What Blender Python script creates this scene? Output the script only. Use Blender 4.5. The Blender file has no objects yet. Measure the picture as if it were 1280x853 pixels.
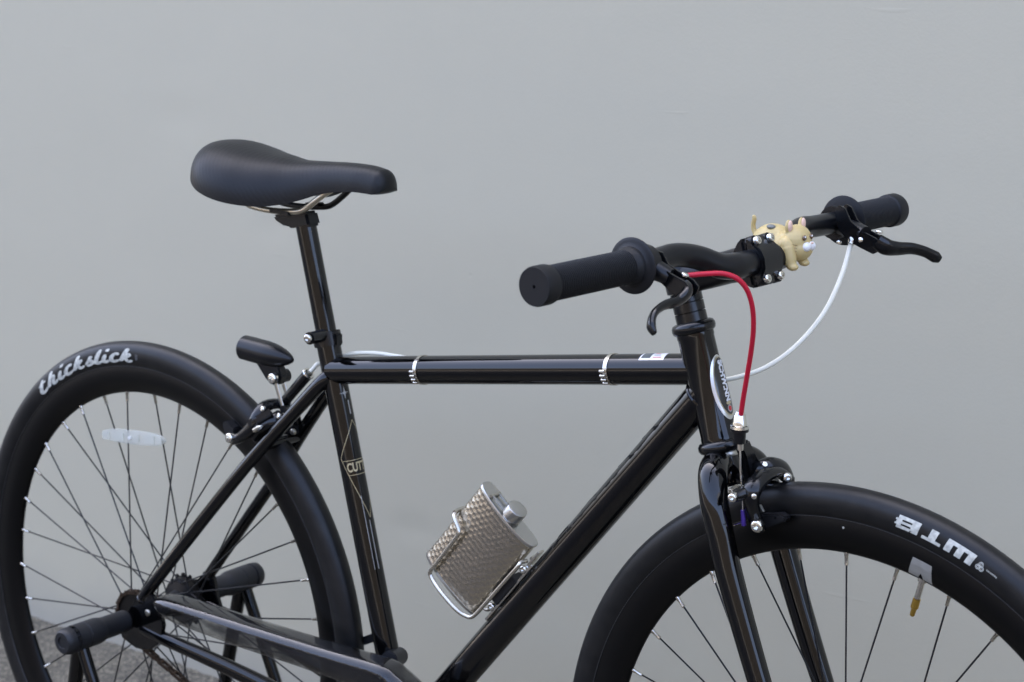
import bpy, bmesh, math, random
from mathutils import Vector as V, Matrix, noise
random.seed(4)
sc = bpy.context.scene
C = sc.collection
R = math.radians

# ---------------------------------------------------------------- camera
cam = bpy.data.cameras.new('camera'); co = bpy.data.objects.new('camera', cam); C.objects.link(co)
cr, cu = V((.78480, .61979, .00244)), V((-.13441, .16640, .97685)); cr.normalize()
cb = cr.cross(cu).normalized(); cu = cb.cross(cr).normalized()
m = Matrix((cr, cu, cb)).transposed().to_4x4(); m.translation = V((1.8274, -1.5954, 1.2143)); co.matrix_world = m
cam.sensor_width = 36; cam.lens = 2461.4 / 1280 * 36; cam.clip_start = .05; cam.clip_end = 300
cam.dof.use_dof = True; cam.dof.focus_distance = 1.95; cam.dof.aperture_fstop = 9
sc.camera = co

# ---------------------------------------------------------------- light
w = bpy.data.worlds.new('World'); sc.world = w; w.use_nodes = True
wn = w.node_tree.nodes; bg = wn['Background']
sky = wn.new('ShaderNodeTexSky'); sky.sky_type = 'NISHITA'; sky.sun_disc = False
SUN_EL, SUN_AZ = R(50), R(-25)
sky.sun_elevation = SUN_EL; sky.sun_rotation = SUN_AZ; sky.air_density = .55; sky.dust_density = 8; sky.ozone_density = 1.6
w.node_tree.links.new(sky.outputs[0], bg.inputs[0]); bg.inputs[1].default_value = .15
sl = bpy.data.lights.new('sun', 'SUN'); sl.energy = 4.5; sl.angle = R(.5); sl.color = (1, .93, .82)
so = bpy.data.objects.new('sun', sl); C.objects.link(so)
sd = V((math.sin(SUN_AZ) * math.cos(SUN_EL), math.cos(SUN_AZ) * math.cos(SUN_EL), math.sin(SUN_EL)))
so.rotation_euler = sd.to_track_quat('Z', 'Y').to_euler(); so.location = (0, 6, 9)
vs = sc.view_settings; vs.view_transform = 'Standard'; vs.look = 'None'; vs.gamma = 1; vs.use_curve_mapping = False
vs.exposure = 3.53

# ---------------------------------------------------------------- helpers
def mat(name, col=(.5, .5, .5), rough=.5, metal=0, coat=0, spec=.5, bump=None, alpha=1, trans=0, noise_col=None, ior=1.5, aniso=0):
    m = bpy.data.materials.new(name); m.use_nodes = True
    nt = m.node_tree; n = nt.nodes; b = n['Principled BSDF']
    b.inputs['Base Color'].default_value = (*col, 1); b.inputs['Roughness'].default_value = rough
    b.inputs['Metallic'].default_value = metal; b.inputs['Coat Weight'].default_value = coat
    b.inputs['Coat Roughness'].default_value = .03
    b.inputs['Specular IOR Level'].default_value = spec; b.inputs['Alpha'].default_value = alpha
    b.inputs['Transmission Weight'].default_value = trans; b.inputs['IOR'].default_value = ior
    tc = n.new('ShaderNodeTexCoord')
    if noise_col:   # (scale, second colour, amount)
        nz = n.new('ShaderNodeTexNoise'); nz.inputs['Scale'].default_value = noise_col[0]; nz.inputs['Detail'].default_value = 6
        nt.links.new(tc.outputs['Object'], nz.inputs['Vector'])
        mx = n.new('ShaderNodeMix'); mx.data_type = 'RGBA'; mx.inputs[6].default_value = (*col, 1); mx.inputs[7].default_value = (*noise_col[1], 1)
        mr = n.new('ShaderNodeMapRange'); mr.inputs[1].default_value = .35; mr.inputs[2].default_value = .7; mr.inputs[4].default_value = noise_col[2]
        nt.links.new(nz.outputs['Fac'], mr.inputs[0]); nt.links.new(mr.outputs[0], mx.inputs[0]); nt.links.new(mx.outputs[2], b.inputs['Base Color'])
    if bump:        # (scale, strength, distance)
        nz = n.new('ShaderNodeTexNoise'); nz.inputs['Scale'].default_value = bump[0]; nz.inputs['Detail'].default_value = 5
        nt.links.new(tc.outputs['Object'], nz.inputs['Vector'])
        bp = n.new('ShaderNodeBump'); bp.inputs['Strength'].default_value = bump[1]; bp.inputs['Distance'].default_value = bump[2]
        nt.links.new(nz.outputs['Fac'], bp.inputs['Height']); nt.links.new(bp.outputs[0], b.inputs['Normal'])
    return m

def smooth(pts, n=8, closed=False):
    P = [V(p) for p in pts]; out = []; N = len(P)
    rng = range(N if closed else N - 1)
    for i in rng:
        if closed: a, b, c, d = P[(i - 1) % N], P[i], P[(i + 1) % N], P[(i + 2) % N]
        else: a, b, c, d = P[max(i - 1, 0)], P[i], P[i + 1], P[min(i + 2, N - 1)]
        for k in range(n):
            t = k / n
            out.append(.5 * ((2 * b) + (c - a) * t + (2 * a - 5 * b + 4 * c - d) * t * t + (3 * b - a - 3 * c + d) * t ** 3))
    if not closed: out.append(P[-1])
    return out

class MB:
    def __init__(s): s.v = []; s.f = []
    def add(s, vs, fs):
        o = len(s.v); s.v += [tuple(q) for q in vs]; s.f += [tuple(i + o for i in f) for f in fs]; return s
    def tube(s, pts, r, seg=16, cap=True, closed=False, flat=1, up=None):
        P = [V(p) for p in pts]; N = len(P)
        rs = list(r) if isinstance(r, (list, tuple)) else [r] * N
        if len(rs) != N: rs = [rs[min(int(i / (N - 1) * (len(rs) - 1)), len(rs) - 2)] * (1 - (i / (N - 1) * (len(rs) - 1) - min(int(i / (N - 1) * (len(rs) - 1)), len(rs) - 2))) + rs[min(int(i / (N - 1) * (len(rs) - 1)), len(rs) - 2) + 1] * (i / (N - 1) * (len(rs) - 1) - min(int(i / (N - 1) * (len(rs) - 1)), len(rs) - 2)) for i in range(N)]
        vs = []; fs = []; nrm = None
        for i in range(N):
            t = (P[(i + 1) % N] - P[(i - 1) % N]) if closed else (P[min(i + 1, N - 1)] - P[max(i - 1, 0)])
            t.normalize()
            if nrm is None:
                nrm = V(up) if up else (V((0, 0, 1)) if abs(t.z) < .9 else V((1, 0, 0)))
            nrm = (nrm - t * nrm.dot(t)).normalized(); bi = t.cross(nrm)
            for k in range(seg):
                a = 2 * math.pi * k / seg
                vs.append(P[i] + nrm * (math.cos(a) * rs[i]) + bi * (math.sin(a) * rs[i] * flat))
        for i in range(N if closed else N - 1):
            for k in range(seg):
                j = (i + 1) % N
                fs.append((i * seg + k, i * seg + (k + 1) % seg, j * seg + (k + 1) % seg, j * seg + k))
        if cap and not closed:
            fs.append(tuple(range(seg))[::-1]); fs.append(tuple((N - 1) * seg + k for k in range(seg)))
        return s.add(vs, fs)
    def lathe(s, o, ax, prof, seg=24, loop=False):
        o = V(o); ax = V(ax).normalized(); a = ax.orthogonal().normalized(); b = ax.cross(a)
        vs = []; fs = []
        for t, r in prof:
            for k in range(seg):
                q = 2 * math.pi * k / seg; vs.append(o + ax * t + (a * math.cos(q) + b * math.sin(q)) * r)
        n = len(prof)
        for i in range(n if loop else n - 1):
            j = (i + 1) % n
            for k in range(seg): fs.append((i * seg + k, i * seg + (k + 1) % seg, j * seg + (k + 1) % seg, j * seg + k))
        if not loop:
            if prof[0][1] > 1e-6: fs.append(tuple(range(seg))[::-1])
            if prof[-1][1] > 1e-6: fs.append(tuple((n - 1) * seg + k for k in range(seg)))
        return s.add(vs, fs)
    def ring(s, o, ax, R0, r, seg=32, ms=10, fl=1):
        return s.lathe(o, ax, [(math.sin(2 * math.pi * k / ms) * r * fl, R0 + math.cos(2 * math.pi * k / ms) * r) for k in range(ms)], seg, True)
    def box(s, c, ax):
        c = V(c); x, y, z = [V(a) for a in ax]
        vs = [c + x * i + y * j + z * k for i in (-1, 1) for j in (-1, 1) for k in (-1, 1)]
        return s.add(vs, [(0, 1, 3, 2), (4, 6, 7, 5), (0, 4, 5, 1), (2, 3, 7, 6), (0, 2, 6, 4), (1, 5, 7, 3)])
    def ell(s, c, ax, nu=20, nv=12):
        c = V(c); x, y, z = [V(a) for a in ax]; vs = []; fs = []
        for j in range(1, nv):
            p = math.pi * j / nv
            for i in range(nu):
                a = 2 * math.pi * i / nu; vs.append(c + x * (math.sin(p) * math.cos(a)) + y * (math.sin(p) * math.sin(a)) + z * math.cos(p))
        vs += [c + z, c - z]; T = (nv - 1) * nu
        for j in range(nv - 2):
            for i in range(nu): fs.append((j * nu + i, (j + 1) * nu + i, (j + 1) * nu + (i + 1) % nu, j * nu + (i + 1) % nu))
        for i in range(nu):
            fs.append((T, i, (i + 1) % nu)); fs.append((T + 1, (nv - 2) * nu + (i + 1) % nu, (nv - 2) * nu + i))
        return s.add(vs, fs)
    def prism(s, outline, n):
        n = V(n); P = [V(p) for p in outline]; N = len(P)
        return s.add([p - n for p in P] + [p + n for p in P], [tuple(range(N))[::-1], tuple(range(N, 2 * N))] + [(i, (i + 1) % N, N + (i + 1) % N, N + i) for i in range(N)])
    def grid(s, fn, nu, nv, cu=False):
        vs = [fn(i / (nu if cu else nu - 1), j / (nv - 1)) for i in range(nu) for j in range(nv)]
        fs = [(i * nv + j, ((i + 1) % nu) * nv + j, ((i + 1) % nu) * nv + j + 1, i * nv + j + 1) for i in range(nu if cu else nu - 1) for j in range(nv - 1)]
        return s.add(vs, fs)
    def build(s, name, m, parent=None, bevel=0, ang=38, flat=False):
        me = bpy.data.meshes.new(name); me.from_pydata(s.v, [], s.f); me.validate()
        bm = bmesh.new(); bm.from_mesh(me)
        bmesh.ops.remove_doubles(bm, verts=bm.verts, dist=1e-6)
        bmesh.ops.recalc_face_normals(bm, faces=bm.faces)
        if bevel:
            es = [e for e in bm.edges if len(e.link_faces) == 2 and e.calc_face_angle(0) > R(35)]
            bmesh.ops.bevel(bm, geom=es, offset=bevel, segments=2, affect='EDGES', clamp_overlap=True)
        bm.to_mesh(me); bm.free()
        if not flat:
            me.polygons.foreach_set('use_smooth', [True] * len(me.polygons)); me.set_sharp_from_angle(angle=R(ang))
        o = bpy.data.objects.new(name, me); C.objects.link(o); me.materials.append(m)
        if parent is not None: attach(o, parent)
        return o

def worldloc(o):
    p = V(o.location)
    while o.parent: o = o.parent; p += V(o.location)
    return p
def attach(o, parent):
    o.parent = parent; o.location = -worldloc(parent)
def empty(name, loc=(0, 0, 0), parent=None):
    o = bpy.data.objects.new(name, None); C.objects.link(o); o.empty_display_size = .05
    o.location = loc
    if parent: o.parent = parent; o.location = V(loc) - worldloc(parent)
    return o
def tag(o, label=None, cat=None, group=None, kind=None):
    if label: o['label'] = label
    if cat: o['category'] = cat
    if group: o['group'] = group
    if kind: o['kind'] = kind
    return o
def child_copy(o):          # a copy of a part sharing its mesh
    c = o.copy(); C.objects.link(c); return c

# ---------------------------------------------------------------- materials
paint = mat('gloss_black_paint', (.0015, .0015, .0017), .12, coat=1, spec=.0)
def wander(m, scale, lo, hi, bumpd=0):
    nt = m.node_tree; n = nt.nodes; b = n['Principled BSDF']; tc = n.new('ShaderNodeTexCoord'); nz = n.new('ShaderNodeTexNoise'); nz.inputs['Scale'].default_value = scale; nz.inputs['Detail'].default_value = 8; nz.inputs['Roughness'].default_value = .7
    nt.links.new(tc.outputs['Object'], nz.inputs[0]); mr = n.new('ShaderNodeMapRange'); mr.inputs[1].default_value = .35; mr.inputs[2].default_value = .7; mr.inputs[3].default_value = lo; mr.inputs[4].default_value = hi
    nt.links.new(nz.outputs['Fac'], mr.inputs[0]); nt.links.new(mr.outputs[0], b.inputs['Coat Roughness' if b.inputs['Coat Weight'].default_value > .5 else 'Roughness'])
    if bumpd:
        n2 = n.new('ShaderNodeTexNoise'); n2.inputs['Scale'].default_value = 900; nt.links.new(tc.outputs['Object'], n2.inputs[0]); bp = n.new('ShaderNodeBump'); bp.inputs['Strength'].default_value = .15; bp.inputs['Distance'].default_value = bumpd; nt.links.new(n2.outputs['Fac'], bp.inputs['Height']); nt.links.new(bp.outputs[0], b.inputs['Coat Normal'])
wander(paint, 38, .02, .11, .00006)
satin = mat('satin_black_alloy', (.0045, .0047, .0055), .30, spec=.38)
anod = mat('black_anodised_alloy', (.0035, .0037, .0042), .2, spec=.45)
rubber = mat('tyre_rubber', (.0035, .0036, .0038), .42, spec=.34, bump=(700, .2, .0005), noise_col=(55, (.011, .0105, .0095), .75))
liphm = mat('lip_highlight_grey', (.03, .03, .03), .3)  # paler than tyre and rim, to carry the rim lip's highlight
griprub = mat('grip_rubber', (.006, .0062, .007), .52, spec=.34, bump=(700, .15, .0003))
rimblk = mat('rim_black', (.0012, .0012, .0012), .36, spec=.22)
steel = mat('steel', (.62, .59, .52), .27, metal=1)
chrome = mat('chrome', (.78, .76, .70), .14, metal=1)
dull = mat('dull_steel', (.5, .48, .42), .34, metal=1)
railm = mat('rail_metal', (.62, .56, .44), .28, metal=1)
brass = mat('brass', (.55, .36, .08), .3, metal=1)
redm = mat('red_cable_housing', (.5, .008, .03), .4, spec=.4)
whitem = mat('white_cable_housing', (.79, .76, .62), .4)
purple = mat('purple_cable_end', (.07, .035, .26), .35, metal=.5)
rust = mat('rusty_chain', (.035, .026, .020), .4, metal=.6, noise_col=(260, (.11, .070, .042), 1))
cogm = mat('cog_steel', (.02, .018, .016), .45, metal=.8)
spokem = mat('spoke_black', (.012, .012, .013), .35, metal=.3)
plastic = mat('black_plastic', (.007, .0073, .0082), .42, spec=.4)
standm = mat('stand_black_tube', (.002, .002, .002), .2, coat=.6, spec=.1)
standp = mat('stand_grip_plastic', (.009, .0095, .011), .5, spec=.4, bump=(200, .1, .0006))
lettw = mat('tyre_print_white', (.62, .62, .54), .6, noise_col=(220, (.30, .30, .26), .9))
gold = mat('pale_gold_print', (.5, .42, .25), .4, metal=.4)
silverp = mat('silver_print', (.45, .45, .44), .4, metal=.5)
blkprint = mat('black_print', (.002, .002, .002), .7, spec=.1)
cream = mat('cream_vinyl', (.55, .42, .18), .42, noise_col=(40, (.46, .34, .135), .3)); cream.node_tree.nodes['Principled BSDF'].inputs['Subsurface Weight'].default_value = .1
cream.node_tree.nodes['Principled BSDF'].inputs['Subsurface Radius'].default_value = (.004, .002, .001)
pink = mat('pink_ear', (.74, .50, .38), .5)
spotm = mat('grey_spot', (.17, .17, .15), .5)
whitev = mat('white_vinyl', (.8, .78, .74), .4)
eyem = mat('eye_brown', (.10, .05, .02), .15, coat=1)
badge_s = mat('badge_silver', (.72, .72, .7), .3, metal=1); badge_w = mat('badge_letter_white', (.7, .7, .68), .4)
badge_k = mat('badge_black', (.004, .004, .005), .2, coat=1)
redp = mat('red_print', (.5, .03, .03), .4)
stick_w = mat('sticker_white', (.75, .75, .74), .3, coat=.6)
stick_g = mat('sticker_grey', (.07, .085, .09), .3, coat=.6)
grey_dec = mat('grey_rim_decal', (.27, .26, .225), .45, noise_col=(120, (.21, .20, .175), .6))

# hammered steel of the flask
hflask = mat('hammered_steel', (.52, .47, .385), .27, metal=1)

# saddle vinyl with a faint diagonal weave
sadm = bpy.data.materials.new('saddle_vinyl'); sadm.use_nodes = True
nt = sadm.node_tree; n = nt.nodes; b = n['Principled BSDF']; b.inputs['Base Color'].default_value = (.0045, .0047, .0050, 1); b.inputs['Roughness'].default_value = .44; b.inputs['Specular IOR Level'].default_value = .3
tc = n.new('ShaderNodeTexCoord'); wv = n.new('ShaderNodeTexWave'); wv.inputs['Scale'].default_value = 75; wv.inputs['Distortion'].default_value = 3; wv.inputs['Detail'].default_value = 3; wv.inputs['Detail Scale'].default_value = 2
mp = n.new('ShaderNodeMapping'); mp.inputs['Rotation'].default_value = (0, R(38), R(20)); mp.inputs['Scale'].default_value = (1, .4, 1)
nt.links.new(tc.outputs['Object'], mp.inputs[0]); nt.links.new(mp.outputs[0], wv.inputs[0])
nz = n.new('ShaderNodeTexNoise'); nz.inputs['Scale'].default_value = 900; nt.links.new(tc.outputs['Object'], nz.inputs[0])
bp = n.new('ShaderNodeBump'); bp.inputs['Strength'].default_value = .10; bp.inputs['Distance'].default_value = .0008
bp2 = n.new('ShaderNodeBump'); bp2.inputs['Strength'].default_value = .25; bp2.inputs['Distance'].default_value = .0003
nt.links.new(wv.outputs['Fac'], bp.inputs['Height']); nt.links.new(nz.outputs['Fac'], bp2.inputs['Height']); nt.links.new(bp.outputs[0], bp2.inputs['Normal']); nt.links.new(bp2.outputs[0], b.inputs['Normal'])

# smoked clear plastic (chain guard) and clear reflector
def clear(name, tint, fac, body, rough=.04, dirt=None):
    """thin clear plastic: tinted see-through film, some body colour (scuffs and dirt), mirror-like outer skin"""
    m = bpy.data.materials.new(name); m.use_nodes = True; nt = m.node_tree; n = nt.nodes; n.remove(n['Principled BSDF'])
    out = n['Material Output']; L = nt.links.new
    tr = n.new('ShaderNodeBsdfTransparent'); tr.inputs[0].default_value = (*tint, 1)
    df = n.new('ShaderNodeBsdfDiffuse'); df.inputs[0].default_value = (*body, 1)
    gl = n.new('ShaderNodeBsdfGlossy'); gl.inputs[0].default_value = (1, 1, 1, 1); gl.inputs['Roughness'].default_value = rough
    m1 = n.new('ShaderNodeMixShader'); m1.inputs[0].default_value = fac; L(tr.outputs[0], m1.inputs[1]); L(df.outputs[0], m1.inputs[2])
    if dirt:
        tc = n.new('ShaderNodeTexCoord'); nz = n.new('ShaderNodeTexNoise'); nz.inputs['Scale'].default_value = dirt; nz.inputs['Detail'].default_value = 7; nz.inputs['Roughness'].default_value = .65
        mp = n.new('ShaderNodeMapping'); mp.inputs['Scale'].default_value = (.45, 1, 1.4); L(tc.outputs['Object'], mp.inputs[0]); L(mp.outputs[0], nz.inputs[0])
        mr = n.new('ShaderNodeMapRange'); mr.inputs[1].default_value = .40; mr.inputs[2].default_value = .62; mr.inputs[3].default_value = fac * .35; mr.inputs[4].default_value = min(1, fac * 2.2)
        L(nz.outputs['Fac'], mr.inputs[0]); L(mr.outputs[0], m1.inputs[0])
    fr = n.new('ShaderNodeFresnel'); fr.inputs[0].default_value = 1.55; ge = n.new('ShaderNodeNewGeometry')
    iv = n.new('ShaderNodeMath'); iv.operation = 'SUBTRACT'; iv.inputs[0].default_value = 1; L(ge.outputs['Backfacing'], iv.inputs[1])
    mu = n.new('ShaderNodeMath'); mu.operation = 'MULTIPLY'; L(fr.outputs[0], mu.inputs[0]); L(iv.outputs[0], mu.inputs[1])
    m2 = n.new('ShaderNodeMixShader'); L(mu.outputs[0], m2.inputs[0]); L(m1.outputs[0], m2.inputs[1]); L(gl.outputs[0], m2.inputs[2]); L(m2.outputs[0], out.inputs[0])
    return m
guardm = clear('smoked_clear_plastic', (.74, .74, .73), .32, (.014, .013, .012), .04, 26)
reflm = clear('clear_reflector_plastic', (.94, .96, .96), .36, (.80, .78, .68), .12)

# ---------------------------------------------------------------- setting: ground and wall
gm = bpy.data.materials.new('asphalt'); gm.use_nodes = True; nt = gm.node_tree; n = nt.nodes; b = n['Principled BSDF']
tc = n.new('ShaderNodeTexCoord')
vo = n.new('ShaderNodeTexVoronoi'); vo.inputs['Scale'].default_value = 300; nt.links.new(tc.outputs['Object'], vo.inputs[0])
cr_ = n.new('ShaderNodeValToRGB'); e = cr_.color_ramp.elements; e[0].position = 0; e[0].color = (.06, .052, .038, 1); e[1].position = 1; e[1].color = (.34, .30, .215, 1)
e2 = e.new(.55); e2.color = (.105, .093, .067, 1)
nt.links.new(vo.outputs['Color'], cr_.inputs[0]); nz = n.new('ShaderNodeTexNoise'); nz.inputs['Scale'].default_value = 14; nz.inputs['Detail'].default_value = 8; nt.links.new(tc.outputs['Object'], nz.inputs[0])
mx = n.new('ShaderNodeMix'); mx.data_type = 'RGBA'; mx.blend_type = 'MULTIPLY'; mx.inputs[0].default_value = .8
mr = n.new('ShaderNodeMapRange'); mr.inputs[3].default_value = .55; mr.inputs[4].default_value = 1.25; nt.links.new(nz.outputs['Fac'], mr.inputs[0])
nt.links.new(cr_.outputs[0], mx.inputs[6]); nt.links.new(mr.outputs[0], mx.inputs[7])
# gravelly verge along the wall, darker old asphalt further out
sx = n.new('ShaderNodeSeparateXYZ'); nt.links.new(tc.outputs['Object'], sx.inputs[0]); vg = n.new('ShaderNodeMapRange'); vg.inputs[1].default_value = -.9; vg.inputs[2].default_value = -.5; nt.links.new(sx.outputs[1], vg.inputs[0])
mv = n.new('ShaderNodeMix'); mv.data_type = 'RGBA'; mv.inputs[6].default_value = (.05, .047, .043, 1); nt.links.new(vg.outputs[0], mv.inputs[0]); nt.links.new(mx.outputs[2], mv.inputs[7]); nt.links.new(mv.outputs[2], b.inputs['Base Color'])
b.inputs['Roughness'].default_value = .85
bp = n.new('ShaderNodeBump'); bp.inputs['Strength'].default_value = .7; bp.inputs['Distance'].default_value = .003; nt.links.new(vo.outputs['Distance'], bp.inputs['Height']); nt.links.new(bp.outputs[0], b.inputs['Normal'])
g = MB()
xs = [-60, -20, -8, -4] + [-2.5 + i * .02 for i in range(200)] + [2, 4, 8, 20, 60]
ys = [-60, -20, -8, -3] + [-.3 + i * .02 for i in range(41)] + [.62, 2, 10, 60]
def gz(x, y):
    f = max(0, 1 - abs(y - .46) / .5) if -2.6 < x < 2 else 0
    return -.0035 + f * (noise.noise(V((x * 9, y * 9, 0))) * .006 + noise.noise(V((x * 45, y * 45, 3))) * .0035) - f * .002
gv = [(x, y, gz(x, y)) for x in xs for y in ys]; ny = len(ys)
g.add(gv, [(i * ny + j, (i + 1) * ny + j, (i + 1) * ny + j + 1, i * ny + j + 1) for i in range(len(xs) - 1) for j in range(ny - 1)])
tag(g.build('ground', gm), kind='structure')

wm = bpy.data.materials.new('painted_render'); wm.use_nodes = True; nt = wm.node_tree; n = nt.nodes; b = n['Principled BSDF']
tc = n.new('ShaderNodeTexCoord')
nz = n.new('ShaderNodeTexNoise'); nz.inputs['Scale'].default_value = 2.2; nz.inputs['Detail'].default_value = 7; nz.inputs['Roughness'].default_value = .55; nt.links.new(tc.outputs['Object'], nz.inputs[0])
mx = n.new('ShaderNodeMix'); mx.data_type = 'RGBA'; mx.inputs[6].default_value = (.484, .444, .328, 1); mx.inputs[7].default_value = (.502, .460, .341, 1); nt.links.new(nz.outputs['Fac'], mx.inputs[0])
# faint grime near the ground
sp = n.new('ShaderNodeSeparateXYZ'); nt.links.new(tc.outputs['Object'], sp.inputs[0])
n3 = n.new('ShaderNodeTexNoise'); n3.inputs['Scale'].default_value = 9; n3.inputs['Detail'].default_value = 8; nt.links.new(tc.outputs['Object'], n3.inputs[0])
ma = n.new('ShaderNodeMath'); ma.operation = 'MULTIPLY_ADD'; ma.inputs[1].default_value = -.12; nt.links.new(n3.outputs['Fac'], ma.inputs[0]); nt.links.new(sp.outputs[2], ma.inputs[2])
mr = n.new('ShaderNodeMapRange'); mr.inputs[1].default_value = -.06; mr.inputs[2].default_value = .05; mr.inputs[3].default_value = .45; mr.inputs[4].default_value = 0; nt.links.new(ma.outputs[0], mr.inputs[0])
mx2 = n.new('ShaderNodeMix'); mx2.data_type = 'RGBA'; mx2.inputs[7].default_value = (.25, .25, .24, 1); nt.links.new(mr.outputs[0], mx2.inputs[0]); nt.links.new(mx.outputs[2], mx2.inputs[6]); nt.links.new(mx2.outputs[2], b.inputs['Base Color'])
b.inputs['Roughness'].default_value = .6; b.inputs['Specular IOR Level'].default_value = .3
n2 = n.new('ShaderNodeTexNoise'); n2.inputs['Scale'].default_value = 260; n2.inputs['Detail'].default_value = 4; nt.links.new(tc.outputs['Object'], n2.inputs[0])
mp = n.new('ShaderNodeMapping'); mp.inputs['Scale'].default_value = (9, 9, 11); mp.inputs['Rotation'].default_value = (0, R(8), 0); nt.links.new(tc.outputs['Object'], mp.inputs[0])
n4 = n.new('ShaderNodeTexNoise'); n4.inputs['Scale'].default_value = 1; n4.inputs['Detail'].default_value = 6; nt.links.new(mp.outputs[0], n4.inputs[0])
b1 = n.new('ShaderNodeBump'); b1.inputs['Strength'].default_value = .10; b1.inputs['Distance'].default_value = .004; nt.links.new(n4.outputs['Fac'], b1.inputs['Height'])
vp = n.new('ShaderNodeTexVoronoi'); vp.inputs['Scale'].default_value = 7; nt.links.new(tc.outputs['Object'], vp.inputs[0])
pr = n.new('ShaderNodeMapRange'); pr.inputs[1].default_value = .0; pr.inputs[2].default_value = .030; nt.links.new(vp.outputs['Distance'], pr.inputs[0])
bpit = n.new('ShaderNodeBump'); bpit.inputs['Strength'].default_value = .5; bpit.inputs['Distance'].default_value = .0015; nt.links.new(pr.outputs[0], bpit.inputs['Height']); nt.links.new(b1.outputs[0], bpit.inputs['Normal'])
mps = n.new('ShaderNodeMapping'); mps.inputs['Scale'].default_value = (2.2, 2.2, 26); mps.inputs['Rotation'].default_value = (0, R(-4), 0); nt.links.new(tc.outputs['Object'], mps.inputs[0])
nsc = n.new('ShaderNodeTexNoise'); nsc.inputs['Scale'].default_value = 2; nsc.inputs['Detail'].default_value = 3; nt.links.new(mps.outputs[0], nsc.inputs[0])
rsc = n.new('ShaderNodeMapRange'); rsc.inputs[1].default_value = .70; rsc.inputs[2].default_value = .74; nt.links.new(nsc.outputs['Fac'], rsc.inputs[0])
bsc = n.new('ShaderNodeBump'); bsc.inputs['Strength'].default_value = .13; bsc.inputs['Distance'].default_value = .0012; nt.links.new(rsc.outputs[0], bsc.inputs['Height']); nt.links.new(bpit.outputs[0], bsc.inputs['Normal'])
b2 = n.new('ShaderNodeBump'); b2.inputs['Strength'].default_value = .22; b2.inputs['Distance'].default_value = .0007; nt.links.new(n2.outputs['Fac'], b2.inputs['Height']); nt.links.new(bsc.outputs[0], b2.inputs['Normal']); nt.links.new(b2.outputs[0], b.inputs['Normal'])
WY = .466
wl = MB(); wl.v = []; NX, NZ = 160, 110
marks = [((.02, .335), .035, .0016), ((-.05, .19), .02, .001), ((-.25, .75), .03, .0012), ((.62, .83), .04, -.0008), ((.30, .28), .012, .0012), ((-.45, .9), .05, .0009)]
def wz(x, z):
    d = noise.noise(V((x * 1.3, z * 1.3, 5))) * .004 + noise.noise(V((x * 6, z * 7, 9))) * .0005
    for (mx_, mz_), rr, h in marks:
        q = ((x - mx_) / rr) ** 2 + ((z - mz_) / (rr * .45)) ** 2
        if q < 6: d += h * math.exp(-q)
    return WY + d
wxs = [-14, -8, -4, -2.4] + [-1.6 + 3.2 * i / NX for i in range(NX + 1)] + [2.4, 4, 8, 14]
wzs = [-.05] + [-.03 + 1.4 * j / NZ for j in range(NZ + 1)] + [2, 7.5]
nz_ = len(wzs)
wl.add([(x, wz(x, z) if (-1.7 < x < 1.7 and z < 1.4) else WY, z) for x in wxs for z in wzs], [(i * nz_ + j, (i + 1) * nz_ + j, (i + 1) * nz_ + j + 1, i * nz_ + j + 1) for i in range(len(wxs) - 1) for j in range(nz_ - 1)])
wl.add([(-14, WY, 7.5), (14, WY, 7.5), (14, WY + .3, 7.5), (-14, WY + .3, 7.5), (-14, WY + .3, -.05), (14, WY + .3, -.05)], [(0, 1, 2, 3), (3, 2, 5, 4)])
wall = wl.build('wall', wm); tag(wall, 'smooth pale grey painted wall behind the whole bicycle', 'wall')

# unseen board fence added behind the camera so the glossy paint mirrors something dark
fmt = mat('brown_boards', (.007, .005, .0035), .8, noise_col=(3, (.014, .009, .006), .8))
fc = empty('added_fence', (0, -9.5, 0)); fc['kind'] = 'structure'
fb_ = MB(); fb_.box((0, -9.5, 1.7), ((.395, 0, 0), (0, .02, 0), (0, 0, 1.7))); fb0 = fb_.build('board', fmt, fc, flat=True)
for k in range(-27, 28):
    if k: c_ = child_copy(fb0); c_.location = fb0.location + V((k * .8, 0, .04 * math.sin(k * 7.7)))
fc.rotation_euler = (0, 0, R(16))
for z in (.5, 3): MB().box((0, -9.545, z), ((22, 0, 0), (0, .02, 0), (0, 0, .04))).build('rail', fmt, fc, flat=True)

# ---------------------------------------------------------------- bicycle
bike = empty('bicycle', (0.45, 0, 0))
tag(bike, 'glossy black single speed bicycle with white tyre lettering parked along the grey wall', 'bicycle')
H0 = V((.79, 0, 0)); SA = .04943640
FX = V((math.cos(SA), -math.sin(SA), 0)); LY = V((math.sin(SA), math.cos(SA), 0)); UP = V((0, 0, 1))
def SF(x, y, z): return H0 + FX * x + LY * y + UP * z           # the steered front assembly
def SFv(p): return SF(*p)

def bolt(name, p, d, r, h, parent, m=steel, hexhole=True):
    p = V(p); d = V(d).normalized()
    prof = [(0, r), (h * .6, r), (h * .9, r * .86), (h, r * .7)]
    if hexhole: prof += [(h, r * .42), (h * .35, r * .40), (h * .35, 0)]
    else: prof += [(h * 1.08, 0)]
    b_ = MB(); b_.lathe(p, d, [(-h * .3, r)] + prof, 20)
    return b_.build(name, m, parent)

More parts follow.
